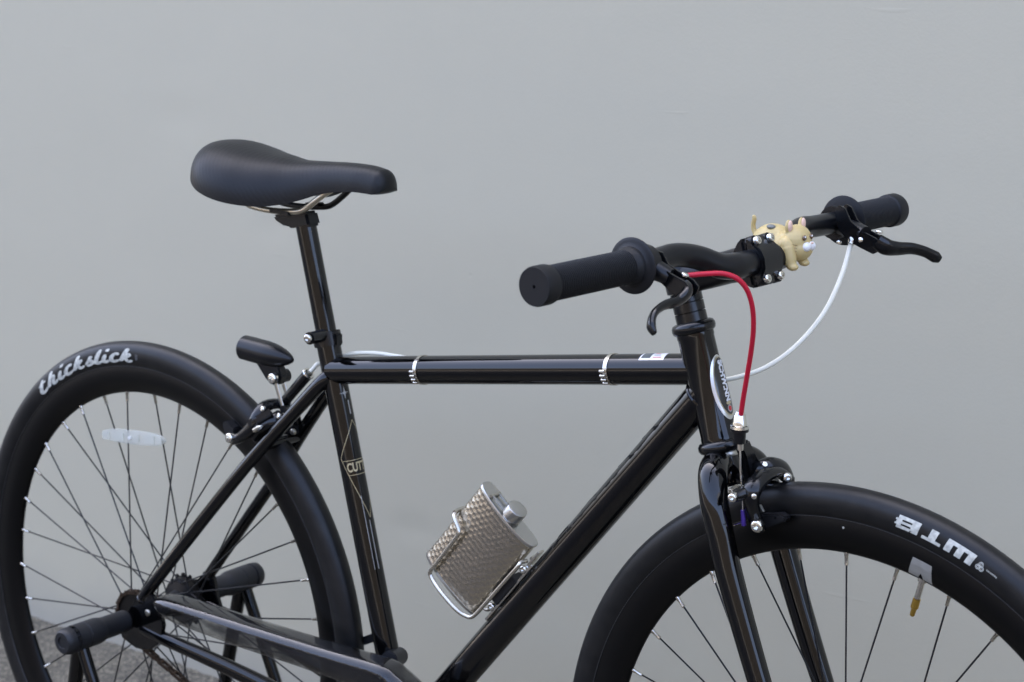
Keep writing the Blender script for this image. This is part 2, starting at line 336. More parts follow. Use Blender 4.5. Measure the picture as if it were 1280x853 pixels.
frame = empty('frame', (.41, 0, .27), bike)
TT0, TT1 = V((.3095, 0, .6995)), V((.8080, 0, .7740))
DT0, DT1 = V((.4115, 0, .2738)), V((.8120, 0, .7510))
ST0, ST1 = V((.4115, 0, .2738)), V((.2985, 0, .7420))
HTa, HTb = V((.7974, 0, .8097)), V((.8300, 0, .7051))
HAX = (HTb - HTa).normalized()
MB().tube([TT0, TT1], .0158, 40).build('top_tube', paint, frame)
MB().tube([DT0, DT1], .0180, 40).build('down_tube', paint, frame)
MB().tube([ST0, ST1], .0138, 40).build('seat_tube', paint, frame)
MB().lathe(HTa, HAX, [(0, .0187), (.004, .0187), (.006, .0182), (.103, .0182), (.105, .0187), (.109, .0187)], 48).build('head_tube', paint, frame)
# weld beads
for nm, p0, d, rr in (('weld', DT1 - (DT1 - DT0).normalized() * .006, DT1 - DT0, .0186),):
    MB().ring(p0, d, rr - .0012, .0022, 40, 8).build(nm, paint, frame)
MB().lathe(DT0, (0, 1, 0), [(-.036, .0205), (-.034, .022), (.034, .022), (.036, .0205)], 32).build('bottom_bracket_shell', paint, frame)
for sy in (-1, 1):
    pts = [(.3085, sy * .0085, .6930), (.3010, sy * .013, .6850), (.2700, sy * .020, .6520), (.2150, sy * .033, .5920), (.1780, sy * .042, .5480), (.1000, sy * .050, .4590), (.0400, sy * .055, .3900), (.0270, sy * .055, .3740)]
    MB().tube(smooth(pts, 6), [.0085, .0085, .0080, .0078, .0078, .0075, .0070], 24).build('seat_stay', paint, frame)
    pts = [(.0250, sy * .055, .3360), (.0500, sy * .054, .3330), (.1380, sy * .050, .3235), (.2290, sy * .043, .3090), (.3300, sy * .034, .2870), (.4000, sy * .026, .2755)]
    MB().tube(smooth(pts, 6), [.0070, .0085, .0098, .0105, .0105, .0105], 24, flat=.8).build('chain_stay', paint, frame)
    # dropout plate
    o = [(p_[0], p_[2]) for p_ in ((0.0175, -0.0555, 0.3747), (0.0332, -0.0555, 0.3887), (0.0507, -0.0555, 0.3863), (0.0630, -0.0555, 0.3704), (0.0678, -0.0555, 0.3506), (0.0622, -0.0555, 0.3284), (0.0423, -0.0555, 0.3131), (0.0153, -0.0555, 0.3086), (-0.0099, -0.0555, 0.3164), (-0.0168, -0.0555, 0.3287), (-0.0004, -0.0555, 0.3495))] if sy < 0 else [(-.020, .352), (-.012, .362), (.010, .368), (.028, .383), (.040, .378), (.046, .352), (.052, .338), (.044, .326), (.020, .324), (-.006, .322), (-.022, .332)]
    MB().prism([(x, sy * .0555, z) for x, z in o], (0, .0032, 0)).build('dropout', paint, frame, bevel=.001)
    MB().ring((.029, sy * .055, .3765), (-.45, 0, -.6), .0062, .0022, 24, 8).build('weld', paint, frame)
    MB().lathe((0, sy * .059, .3425), (0, sy, 0), [(0, .0125), (.002, .0125), (.003, .0088), (.009, .0085), (.010, .0070)], 6 if sy > 0 else 24).build('axle_nut', cogm, frame)
# stay bridge
MB().tube([(.2220, -.031, .6010), (.2220, .031, .6010)], .0065, 20).build('stay_bridge', paint, frame)
bolt('bolt', (.0415, -.0580, .3620), (0, -1, 0), .0042, .003, frame, dull)

# top tube cable clips
TD = (TT1 - TT0).normalized(); TU = V((-TD.z, 0, TD.x)); TY = V((0, -1, 0))
for xx in (.4455, .7010):
    f_ = (xx - TT0.x) / (TT1.x - TT0.x); c0 = TT0.lerp(TT1, f_)
    cl = MB().lathe(c0, TD, [(-.0024, .0159), (-.0024, .0166), (.0024, .0166), (.0024, .0159)], 40, True).build('cable_clip', steel, frame)
    for k, a in enumerate((4, -12, -27, -42)):
        q = R(a); d = TY * math.cos(q) + TU * math.sin(q)
        MB().tube([c0 + d * .0178 - TD * .0050, c0 + d * .0178 + TD * .0012], .0017, 10).build('clip_knuckle', steel, cl)

def on_tube(P0, P1, r, px_t, ang, off=.0002, front=V((0, -1, 0))):
    """point on a frame tube: px_t metres from P0, ang degrees from 'front' towards up/forward"""
    d = (P1 - P0).normalized(); n1 = (front - d * front.dot(d)).normalized(); n2 = n1.cross(d)
    if n2.x + n2.z < 0: n2 = -n2
    a = R(ang); return P0 + d * px_t + (n1 * math.cos(a) + n2 * math.sin(a)) * (r + off)

# sticker on the top tube near the head
def patch(P0, P1, r, t0, t1, a0, a1, off, nu=12, nv=10, skew=0):
    return MB().grid(lambda u, v: on_tube(P0, P1, r, t0 + (t1 - t0) * u + skew * v, a0 + (a1 - a0) * v, off), nu, nv)
L_ = (TT1 - TT0).length
L_ -= .0165
stk = patch(TT0, TT1, .0158, L_ - .052, L_ - .022, 45, 128, .00022).build('warning_sticker', stick_w, frame)
patch(TT0, TT1, .0158, L_ - .050, L_ - .039, 54, 120, .0004, 6, 10).build('printed_panel', stick_g, stk)
for k in range(5):
    patch(TT0, TT1, .0158, L_ - .036, L_ - .026 - (k % 3) * .002, 56 + k * 13, 60 + k * 13, .0004, 4, 3).build('printed_line', stick_g if k % 2 else redp, stk)

# ---- text helpers -------------------------------------------------------
def text_polys(s, size=1, bold=0, shear=0, font_res=3):
    cu_ = bpy.data.curves.new('t', 'FONT'); cu_.body = s; cu_.size = size; cu_.offset = bold; cu_.shear = shear; cu_.resolution_u = font_res
    cu_.align_x = 'CENTER'; cu_.align_y = 'CENTER'
    ob = bpy.data.objects.new('t', cu_); C.objects.link(ob)
    dg = bpy.context.evaluated_depsgraph_get(); me = bpy.data.meshes.new_from_object(ob.evaluated_get(dg))
    bm = bmesh.new(); bm.from_mesh(me)
    bmesh.ops.triangulate(bm, faces=bm.faces)
    vs = [v.co.copy() for v in bm.verts]; fs = [tuple(v.index for v in f.verts) for f in bm.faces]
    bm.free(); bpy.data.objects.remove(ob); bpy.data.meshes.remove(me); bpy.data.curves.remove(cu_)
    return vs, fs
def box_polys(rects):           # cut each rectangle into cells so that it can follow a curve
    vs = []; fs = []
    for x0, y0, x1, y1, sh in rects:
        nx = max(1, int((x1 - x0) / .12)); nyy = max(1, int((y1 - y0) / .2)); o = len(vs)
        for i in range(nx + 1):
            for j in range(nyy + 1):
                y = y0 + (y1 - y0) * j / nyy; vs.append(V((x0 + (x1 - x0) * i / nx + sh * y, y, 0)))
        for i in range(nx):
            for j in range(nyy): a = o + i * (nyy + 1) + j; fs.append((a, a + nyy + 1, a + nyy + 2, a + 1))
    return vs, fs
def stroke_polys(strokes, pen=.09):
    vs = []; fs = []; k = 0
    for st in strokes:
        w0, w1, pts = st; P = smooth([(x, y, 0) for x, y in pts], 6); o = len(vs); N = len(P); k += 1
        for i, p in enumerate(P):
            t = (P[min(i + 1, N - 1)] - P[max(i - 1, 0)]).normalized(); nn = V((-t.y, t.x, 0)); f = i / (N - 1)
            wd_ = (w0 + (w1 - w0) * f) * pen * min(1, .45 + 4 * min(f, 1 - f))
            vs += [p + nn * wd_ + V((0, 0, k)), p - nn * wd_ + V((0, 0, k))]
        for i in range(N - 1): fs.append((o + 2 * i, o + 2 * i + 1, o + 2 * i + 3, o + 2 * i + 2))
    return vs, fs
def mapped(name, polys, fn, m, parent):
    vs, fs = polys; mb = MB(); mb.add([fn(v) for v in vs], fs)
    return mb.build(name, m, parent, ang=180)

# seat tube print: kite outline, CUTTER band, star and lines
STL = (ST1 - ST0).length; SD = (ST1 - ST0).normalized()
def stp(u, v, off=.00025):       # u metres round the tube from its front (towards the near side positive), v metres along (up)
    n1 = V((1, 0, 0)); n1 = (n1 - SD * n1.dot(SD)).normalized(); n2 = SD.cross(n1); n2 = n2 if n2.y < 0 else -n2
    a = u / .0138; return ST0 + SD * v + (n1 * math.cos(a) + n2 * math.sin(a)) * (.0138 + off)
def stline(name, a, b_, wd_, m):
    a = V((*a, 0)); b_ = V((*b_, 0)); t = (b_ - a).normalized(); nn = V((-t.y, t.x, 0)) * wd_ / 2; N = 16
    mb = MB(); vs = []
    for i in range(N + 1):
        p = a.lerp(b_, i / N); vs += [stp(*(p + nn)[:2]), stp(*(p - nn)[:2])]
    mb.add(vs, [(2 * i, 2 * i + 1, 2 * i + 3, 2 * i + 2) for i in range(N)]); return mb.build(name, m, frame, ang=180)
kx, kt, km, kb = .0225, .3790, .3370, .2650
for sgn in (1, -1):
    stline('kite_line', (0, kt), (sgn * kx, km), .0007, gold); stline('kite_line', (sgn * kx, km), (0, kb), .0007, gold)
stline('band_line', (-.020, km - .0035), (.0205, km - .0035), .0006, gold); stline('band_line', (-.016, km - .0205), (.0158, km - .0205), .0006, gold)
mapped('brand_lettering', text_polys('CUTTER', .0145, .0004), lambda v: stp(-v.x * .62, km - .012 + v.y * 1.0, .0003), gold, frame)
star = [(math.cos(k * math.pi / 4) * (.0062 if k % 2 == 0 else .0016), math.sin(k * math.pi / 4) * (.0075 if k % 2 == 0 else .0016)) for k in range(8)]
mapped('star_mark', ([V((0, 0, 0))] + [V((x, y, 0)) for x, y in star], [(0, k + 1, (k + 1) % 8 + 1) for k in range(8)]), lambda v: stp(.003 + v.x, .4110 + v.y), silverp, frame)
stline('trim_line', (.0, .402), (.0, .386), .0016, silverp); stline('trim_line', (.002, .262), (.002, .205), .0010, silverp); stline('trim_line', (.007, .292), (.007, .205), .0005, silverp)

# down tube lettering, matt black on gloss black along the upper side
DD = (DT1 - DT0).normalized(); DL = (DT1 - DT0).length
def dtp(u, v, off=.0003):
    n1 = V((0, -1, 0)); n2 = V((-DD.z, 0, DD.x)); a = v / .018 + R(60)
    return DT0 + DD * u + (n1 * math.cos(a) + n2 * math.sin(a)) * (.018 + off)
mapped('down_tube_lettering', text_polys('SCHWINN', .040, .0012), lambda v: dtp(DL * .69 + v.x * 1.45, v.y * .62), blkprint, frame)

# head badge
def hbp(u, v, off):
    n1 = V((1, 0, 0)); n1 = (n1 - HAX * n1.dot(HAX)).normalized(); n2 = V((0, -1, 0)); a = u / .0182
    return HTa + HAX * (.058 - v) + (n1 * math.cos(a) + n2 * math.sin(a)) * (.0182 + off)
def ellpoly(a0, b0, n_=40, rings=6):
    vs = [V((0, 0, 0))]; fs = []
    for r_ in range(1, rings + 1):
        for k in range(n_): q = 2 * math.pi * k / n_; vs.append(V((math.cos(q) * a0 * r_ / rings, math.sin(q) * b0 * r_ / rings, 0)))
    for k in range(n_): fs.append((0, 1 + k, 1 + (k + 1) % n_))
    for r_ in range(rings - 1):
        for k in range(n_): a_ = 1 + r_ * n_; fs.append((a_ + k, a_ + n_ + k, a_ + n_ + (k + 1) % n_, a_ + (k + 1) % n_))
    return vs, fs
hb = mapped('head_badge', ellpoly(.0142, .0325), lambda v: hbp(v.x, v.y, .0012 - .0008 * ((v.x / .0142) ** 2 + (v.y / .0325) ** 2) ** 4), badge_s, frame)
mapped('badge_ring', ellpoly(.0114, .0296), lambda v: hbp(v.x - .0003, v.y + .0008, .0015), gold, hb)
mapped('badge_field', ellpoly(.0106, .0286), lambda v: hbp(v.x - .0003, v.y + .0010, .0017), badge_k, hb)
mapped('badge_lettering', text_polys('SCHWINN', .0108, .0007), lambda v: hbp(-v.y * .82 - .0006, -v.x * .80 + .0060, .0020), badge_w, hb)
mapped('badge_mark', ellpoly(.0032, .0036, 20, 2), lambda v: hbp(v.x, v.y - .0215, .0020), silverp, hb)
mapped('badge_mark', ellpoly(.0023, .0026, 20, 2), lambda v: hbp(v.x, v.y - .0215, .0022), redp, hb)
mapped('badge_mark', ellpoly(.0035, .0018, 20, 2), lambda v: hbp(v.x, v.y - .0160, .0020), gold, hb)

# seat tube collar and clamp
MB().lathe(ST1 - SD * .004, SD, [(-.011, .0142), (-.011, .0165), (.005, .0165), (.005, .0142)], 40, True).build('seat_collar', anod, frame, bevel=.0006)
cc = ST1 - SD * .0070
cb_ = MB().tube([V((0.3056, -0.0360, 0.7421)), V((0.3030, -0.0060, 0.7409))], .0072, 24).build('collar_clamp', anod, frame, bevel=.001)
bolt('collar_bolt', V((0.3063, -0.0380, 0.7424)), (.10, -1, -.05), .0050, .0025, cb_, chrome)
MB().box(cc + V((.014, 0, .001)), ((.005, 0, 0), (0, .006, 0), (0, 0, .0072))).build('collar_ear', anod, frame, bevel=.0015)
# chain guard bracket on the lower seat tube
MB().lathe(ST0 + SD * .085, SD, [(0, .0140), (0, .0152), (.014, .0152), (.014, .0140)], 36, True).build('guard_clamp', plastic, frame)
MB().tube([(0.4066, -0.0200, 0.3772), (0.3952, 0.0120, 0.3704)], .0105, 24).build('clamp_barrel', plastic, frame, bevel=.001)
MB().box((0.3441, 0.0120, 0.3778), ((.012, .003, .006), (0, .002, 0), (-.002, 0, .0045))).build('clamp_strut', plastic, frame, bevel=.0008)

# ---------------------------------------------------------------- saddle, post
saddle = empty('saddle', (.27, 0, .88), bike)
secs = [  # x, half width, top z, edge z (bottom of skirt), roundness
    (.1215, .012, .9390, .9290, 2.0), (.1230, .028, .9435, .9215, 2.0), (.1280, .042, .9480, .9145, 2.1), (.1390, .054, .9510, .9075, 2.2), (.1560, .0625, .9520, .9005, 2.3), (.1760, .0660, .9500, .8950, 2.3),
    (.1980, .0650, .9462, .8908, 2.3), (.2195, .0592, .9428, .8882, 2.2), (.2420, .0505, .9402, .8875, 2.2), (.2640, .0405, .9375, .8900, 2.2), (.2880, .0315, .9380, .8960, 2.2), (.3120, .0255, .9390, .9040, 2.3),
    (.3360, .0225, .9400, .9090, 2.4), (.3600, .0215, .9400, .9115, 2.4), (.3760, .0205, .9392, .9115, 2.3), (.3880, .0198, .9372, .9108, 2.3)]
NS = 40
def sadprof(sx):
    x, hw, zt, ze, p_ = sx; out = []
    for k in range(NS + 1):
        a = math.pi * k / NS; cx_, sx_ = math.cos(a), math.sin(a)
        y = -hw * (abs(cx_) ** (2 / p_)) * (1 if cx_ > 0 else -1); z = ze + (zt - ze) * (abs(sx_) ** (2 / p_))
        out.append(V((x, y, z)))
    return out
def lerp_secs(secs, n_=4):
    P = smooth([(s_[0], s_[1], s_[2]) for s_ in secs], n_); Q = smooth([(s_[3], s_[4], 0) for s_ in secs], n_)
    return [(p.x, p.y, p.z, q.x, q.y) for p, q in zip(P, Q)]
ls = lerp_secs(secs); x0_, h0_, t0_, e0_, p0_ = ls[-1]
for k in range(1, 10):      # rounded nose
    q = math.pi / 2 * k / 9; sc_ = math.cos(q) if k < 9 else .04; zc_ = .9195
    ls.append((x0_ + .0120 * math.sin(q), h0_ * sc_, zc_ + (t0_ - .0012 * k / 9 - zc_) * sc_, zc_ + (e0_ - zc_) * sc_, p0_))
sb = MB(); rows = []
for s_ in ls:
    top = sadprof(s_); x, hw, zt, ze, p_ = s_
    cv_ = max(0, min(1, (.385 - x) / .04)); und = [V((x, hw * .93 * c_, ze + .002 * cv_ - .0012 * (1 - cv_) * (1 - c_ * c_) + (zt - ze) * .35 * cv_ * (1 - c_ * c_))) for c_ in [1, .85, .6, .3, 0, -.3, -.6, -.85, -1]]
    rows.append(top + und)
M_ = len(rows[0]); vs_ = [q for r_ in rows for q in r_]; fs_ = []
for i in range(len(rows) - 1):
    for k in range(M_): fs_.append((i * M_ + k, (i + 1) * M_ + k, (i + 1) * M_ + (k + 1) % M_, i * M_ + (k + 1) % M_))
fs_.append(tuple(range(M_))[::-1]); fs_.append(tuple((len(rows) - 1) * M_ + k for k in range(M_)))
sb.add(vs_, fs_); sb.build('saddle_shell', sadm, saddle, ang=60)
for sy in (-1, 1):
    pts = [(.170, sy * .030, .905), (.195, sy * .024, .886), (.2100, sy * .022, .8810), (.2380, sy * .022, .8795), (.2700, sy * .022, .8815), (.2880, sy * .022, .8850), (.3060, sy * .022, .8965), (.3230, sy * .019, .9080), (.3420, sy * .014, .9180)]
    MB().tube(smooth(pts, 6), .0035, 16).build('saddle_rail', railm if sy < 0 else satin, saddle)
post = empty('seat_post', (.28, 0, .8), bike)
PT = V((0.2698, 0.0000, 0.8630)); PB = ST1 - SD * .05
MB().tube([PB, PT], .0120, 40).build('post_tube', paint, post)
hd = MB().prism([V(p) for p in ((0.2246, 0.0000, 0.8715), (0.2295, 0.0000, 0.8655), (0.2410, 0.0000, 0.8610), (0.2588, 0.0000, 0.8600), (0.2854, 0.0000, 0.8636), (0.2796, 0.0000, 0.8805))], (0, .0105, 0)).build('post_head', satin, post, bevel=.003)
MB().box((0.2531, -0.0220, 0.8796), ((.016, 0, -.0005), (0, .0048, 0), (0, 0, .0024))).build('rail_clamp', satin, post, bevel=.0012)
MB().box((0.2622, 0.0220, 0.8836), ((.012, 0, .001), (0, .0048, 0), (0, 0, .0026))).build('rail_clamp', satin, post, bevel=.0012)
bolt('clamp_bolt', (0.2486, 0.0000, 0.8600), (0, 0, -1), .0040, .002, post, satin)

# ---------------------------------------------------------------- wheels
PROF = smooth([(.3140, .0098, 0), (.3165, .0112, 0), (.3200, .0130, 0), (.3245, .0142, 0), (.3300, .0146, 0), (.3355, .0138, 0), (.3402, .0117, 0), (.3435, .0084, 0), (.3455, .0044, 0), (.3462, 0, 0)], 3)
def prof_y(r_):
    for a, b_ in zip(PROF, PROF[1:]):
        if a.x <= r_ <= b_.x: return a.y + (b_.y - a.y) * (r_ - a.x) / (b_.x - a.x)
    return PROF[-2].y
RIMP = [(.3100, .0082), (.3158, .0084), (.3164, .0092), (.3162, .0103), (.3148, .0108), (.3020, .0106), (.2960, .0098), (.2880, .0070), (.2835, .0045), (.2812, .0022), (.2806, 0)]
def make_wheel(cen, fwd, lat, spokes, hubw, flr, reflector=None):
    """cen centre, fwd/lat unit vectors; near side is -lat"""
    wh = empty('wheel', cen, bike); cen = V(cen)
    def W(r_, th, y): return cen + (fwd * math.cos(th) + UP * math.sin(th)) * r_ + lat * y
    full = [(p.x, -p.y) for p in PROF] + [(p.x, p.y) for p in reversed(PROF[:-1])]
    N = 220
    def sweep(full, name, m):
        K = len(full); mb = MB(); mb.add([W(r_, 2 * math.pi * i / N, y) for i in range(N) for r_, y in full], [(i * K + k, ((i + 1) % N) * K + k, ((i + 1) % N) * K + (k + 1) % K, i * K + (k + 1) % K) for i in range(N) for k in range(K)])
        return mb.build(name, m, wh, ang=50)
    sweep(full, 'tyre', rubber)
    sweep([(r_, -y) for r_, y in RIMP] + [(r_, y) for r_, y in reversed(RIMP[:-1])], 'rim', rimblk)
    MB().tube([W(.3163, 2 * math.pi * i / 160, -.0112) for i in range(160)], .00045, 6, closed=True).build('lip_highlight', liphm, wh)  # thin paler ring standing in for the highlight along the rim lip
    hub = MB().lathe(cen, lat, [(-hubw - .004, .012), (-hubw - .003, flr + .0035), (-hubw + .0015, flr + .0035), (-hubw + .004, .016), (-.012, .0125), (.012, .0125), (hubw - .004, .016), (hubw - .0015, flr + .0035), (hubw + .003, flr + .0035), (hubw + .004, .012)], 40).build('hub', satin, wh)
    MB().tube([cen - lat * (hubw + .025), cen + lat * (hubw + .025)], .0048, 16).build('axle', dull, wh)
    for deg, side, sgn in spokes:
        a = R(deg); hub_p = W(flr, a + sgn * R(66), side * (hubw - .0005)); rim_p = W(.2815, a, side * .001)
        d = (rim_p - hub_p).normalized()
        MB().tube([hub_p, rim_p], .00098, 6).build('spoke', spokem, wh)
        MB().lathe(rim_p - d * .0125, d, [(0, .0013), (.0005, .0019), (.009, .0019), (.0095, .0023), (.0140, .0023)], 8).build('nipple', steel, wh)
    return wh, W

rspk = []
for k in range(36):
    mm = (k - 16) % 4
    rspk.append((k * 10, (-1, 1, -1, 1)[mm], (-1, -1, 1, 1)[mm]))
RC = V((0, 0, .342)); rw, RW = make_wheel(RC, V((1, 0, 0)), V((0, 1, 0)), rspk, .031, .0225)
fspk = []
for j in range(32):
    mm = j % 4
    fspk.append((160 - 11.25 * j, (1, 1, -1, -1)[mm], (-1, 1, -1, 1)[mm]))
FC = SF(.2017, 0, .3425); fw_, FW = make_wheel(FC, FX, LY, fspk, .034, .0200)

# "thickslick" in brush script on the rear tyre
def shift(st, dx): return [(a, b_, [(x + dx, y) for x, y in pts]) for a, b_, pts in st]
G = {
 't': (.46, [(1.2, 1.0, [(.20, .95), (.10, .45), (.08, .12), (.22, .0), (.40, .16)]), (.7, .9, [(-.04, .62), (.14, .66), (.36, .70)])]),
 'h': (.56, [(1.1, 1.2, [(.24, 1.02), (.14, .55), (.02, .02)]), (.8, 1.2, [(.08, .38), (.24, .62), (.34, .52), (.27, .15), (.36, .02), (.50, .16)])]),
 'i': (.34, [(1.2, 1.1, [(.14, .60), (.06, .18), (.14, .0), (.30, .14)]), (.95, .95, [(.185, .80), (.205, .90), (.225, 1.00)])]),
 'c': (.46, [(1.1, 1.2, [(.36, .50), (.26, .62), (.10, .44), (.06, .16), (.18, .0), (.42, .14)])]),
 'k': (.54, [(1.1, 1.2, [(.24, 1.02), (.14, .55), (.02, .02)]), (.8, 1.0, [(.08, .34), (.26, .60), (.36, .54), (.26, .36), (.14, .32)]), (1.0, .9, [(.18, .32), (.28, .06), (.36, .0), (.48, .14)])]),
 's': (.44, [(.9, 1.2, [(.02, .10), (.20, .42), (.28, .68)]), (1.2, 1.1, [(.26, .62), (.22, .40), (.33, .20), (.22, .02), (.06, .06)]), (.8, .7, [(.26, .02), (.42, .12)])]),
 'l': (.34, [(1.2, 1.2, [(.24, 1.02), (.12, .50), (.06, .14), (.16, .0), (.30, .14)])]),
}
strokes = []; ux = 0
for ch in 'thickslick':
    wd_, st = G[ch]; strokes += shift(st, ux); ux += wd_
wtot = ux
a0, a1 = R(128.6), R(93.2)
def rtext(v):
    x = v.x + (v.y - .3) * .10; th = a0 + (a1 - a0) * x / wtot; r_ = .3225 + v.y * .0162
    return RW(r_, th, -(prof_y(r_) + .00018 + v.z * .000012))
mapped('tyre_lettering', stroke_polys(strokes, .082), rtext, lettw, rw)
mapped('tyre_mark', box_polys([(0, 0, .5, .12, 0), (0, .2, .4, .3, 0), (.1, .4, .5, .5, 0)]), lambda v: RW(.3250 + v.x * .016, R(92.6) - v.y * .022, -(prof_y(.3250 + v.x * .016) + .0002)), mat('faint_print', (.12, .125, .13), .5), rw)

# "WTB" on the front tyre: block capitals, feet outward
rects = []
s_ = .10
rects += [(0, 0, 1.5, .28, s_), (0, .28, .34, 1, s_), (.58, .28, .92, 1, s_), (1.16, .28, 1.5, 1, s_)]                      # W (squared)
rects += [(2.02, 0, 2.40, .74, s_), (1.70, .74, 2.72, 1.0, s_)]                                                            # T
rects += [(2.95, 0, 3.36, 1.0, s_), (3.36, 0, 4.12, .26, s_), (3.36, .40, 4.16, .60, s_), (3.36, .74, 4.10, 1.0, s_), (3.88, .26, 4.22, .40, s_), (3.88, .60, 4.22, .74, s_)]   # B
f0, f1 = R(67.6), R(82.2)
def ftext(v):
    th = f0 + (f1 - f0) * v.x / 4.3; r_ = .3378 - v.y * .0122
    return FW(r_, th, -(prof_y(r_) + .0002))
mapped('tyre_lettering', box_polys(rects), ftext, lettw, fw_)
# three-loop emblem and the small line of print beside it
em = MB()
for k in range(3):
    a = R(90 + 120 * k); cx_, cy_ = math.cos(a) * .0022, math.sin(a) * .0022
    for rr in (.0022, .0011):
        pts = []
        for j in range(18):
            q = 2 * math.pi * j / 18; r_ = .3310 + cy_ + math.sin(q) * rr; th = R(66.4) + (cx_ + math.cos(q) * rr) / .331
            pts.append(FW(r_, th, -(prof_y(r_) + .0003 + k * .00004)))
        em.tube(pts, .00028, 5, closed=True)
em.build('tyre_emblem', lettw, fw_)
mapped('tyre_small_print', text_polys('WILDERNESS', .0020, .00004), lambda v: FW(.3322 - v.y, R(64.3) + v.x / .331, -(prof_y(.3322 - v.y) + .0002)), lettw, fw_)

# grey rim decal, valve, wear dot on the front rim
def rim_y(r_):
    for (ra, ya), (rb2, yb) in zip(RIMP, RIMP[1:]):
        if rb2 <= r_ <= ra: return ya + (yb - ya) * (ra - r_) / (ra - rb2 + 1e-9)
    return .0106
dec = MB().grid(lambda u, v: FW(.2838 + v * .0192, R(76.0) + (u - .5) * R(5.2 - 1.4 * v), -(rim_y(.2838 + v * .0192) + .0003)), 12, 14).build('rim_decal', grey_dec, fw_)
mapped('rim_decal_mark', ([V((-.5, 0, 0)), V((.5, 0, 0)), V((0, 1, 0))], [(0, 1, 2)]), lambda v: FW(.2835 + v.y * .0065, R(75.9) + v.x * R(1.15), -(rim_y(.2835 + v.y * .0065) + .0006)), blkprint, fw_)
va = R(75.9); vr = (FX * math.cos(va) + UP * math.sin(va))
vv = MB().lathe(FC + vr * .2815, -vr, [(-.004, .0045), (.002, .0045), (.003, .0030), (.020, .0030), (.020, .0020), (.024, .0020)], 20).build('valve_stem', steel, fw_)
MB().lathe(FC + vr * .2815, -vr, [(.0205, .0036), (.0300, .0038), (.0310, .0026), (.0380, .0024), (.0390, .0015)], 14).build('valve_cap', brass, fw_)
mapped('wear_dot', ellpoly(.0012, .0012, 16, 1), lambda v: FW(.3085 + v.y, R(92.0) + v.x / .3085, -(rim_y(.3085) + .0004)), lettw, fw_)

# reflector on the rear spokes
rf_pts = []
for k in range(32):
    a = 2 * math.pi * k / 32; rf_pts.append(V((-.0345 + .0590 * math.copysign(abs(math.cos(a)) ** .7, math.cos(a)), 0, .5632 + .0090 * math.copysign(abs(math.sin(a)) ** .8, math.sin(a)) - .0012 * (math.cos(a)) )))
def rot_r(p): return V((p.x, p.y, p.z + (p.x + .0345) * .10))
rf = MB().prism([rot_r(p) + V((0, -.006, 0)) for p in rf_pts], (0, .0030, 0)).build('spoke_reflector', reflm, rw, bevel=.001)
for xx, ww in ((-.083, .008), (-.058, .012), (-.030, .013), (.000, .012), (.018, .006)):
    MB().box(rot_r(V((xx, -.0100, .5632))), ((ww * .8, 0, ww * .08), (0, .0006, 0), (0, 0, .0055))).build('reflector_facet', reflm, rf, bevel=.0004)
MB().tube([rot_r(V((-.036, -.012, .5632))), rot_r(V((-.036, -.0035, .5632)))], .0022, 12).build('reflector_clip', whitev, rf)

# ---------------------------------------------------------------- drive side
def cog(name, y, rt, teeth, m, parent, th=.0011):
    o = []
    for k in range(teeth * 4):
        a = 2 * math.pi * k / (teeth * 4); rr = rt + (.0026 if k % 4 in (1, 2) else -.0016); o.append(V((math.cos(a) * rr, y, .342 + math.sin(a) * rr)))
    return MB().prism(o, (0, th, 0)).build(name, m, parent, bevel=.0003)
cog('cog', -.0425, .0330, 16, cogm, rw); cog('cog', .0425, .0325, 16, cogm, rw)
MB().lathe((0, .030, .342), (0, 1, 0), [(0, .024), (.003, .030), (.012, .030), (.014, .020), (.022, .018)], 32).build('freewheel', cogm, rw)
chain = empty('chain', (.2, -.0425, .3), bike)
cpts = []
for k in range(13):       # wrapped round the back of the cog, top to bottom
    a = R(88 + k * 15.3); cpts.append(V((math.cos(a) * .0335, -.0425, .342 + math.sin(a) * .0335)))
low1 = V((.4115 - .02, -.0425, .2738 - .0905)); up1 = V((.4115 - .005, -.0425, .2738 + .0925))
up = [up1.lerp(cpts[0], i / 24) for i in range(25)]; lo = [cpts[-1].lerp(low1, i / 30) + V((0, 0, -.006 * math.sin(math.pi * i / 30))) for i in range(31)]
ring = [V((.4115 + math.cos(a) * .0925, -.0425, .2738 + math.sin(a) * .0925)) for a in [R(-100 + i * 9) for i in range(22)]]
path = up[:-1] + cpts + lo[1:] + ring
# resample at link pitch
def resample(P, step):
    out = [P[0].copy()]; acc = 0
    for a, b_ in zip(P, P[1:]):
        d = (b_ - a).length
        while acc + d >= step:
            t = (step - acc) / d; a = a.lerp(b_, t); out.append(a.copy()); d = (b_ - a).length; acc = 0
        acc += d
    return out
lp = resample(path, .0127)
protos = {}
def link_mesh(wide):
    mb = MB(); off = .0036 if wide else .0026; h_ = .0040
    for sy in (-1, 1):
        o = []
        for k in range(16):
            a = 2 * math.pi * k / 16; o.append(V((math.cos(a) * h_ + (.00635 if math.cos(a) > 0 else -.00635), sy * off, math.sin(a) * h_ * (1 if abs(math.cos(a)) > .4 else .55))))
        mb.prism(o, (0, .0005, 0))
    for sx in (-1, 1): mb.tube([V((sx * .00635, -.0044, 0)), V((sx * .00635, .0044, 0))], .0022 if not wide else .0018, 8)
    return mb.build('link', rust)
for i, (a, b_) in enumerate(zip(lp, lp[1:])):
    if i % 2 not in protos: protos[i % 2] = o = link_mesh(i % 2 == 0)
    else: o = child_copy(protos[i % 2])
    o.parent = chain; o.location = (a + b_) / 2 - V((.2, -.0425, .3)); o.rotation_euler = (0, -math.atan2((b_ - a).z, (b_ - a).x), 0)
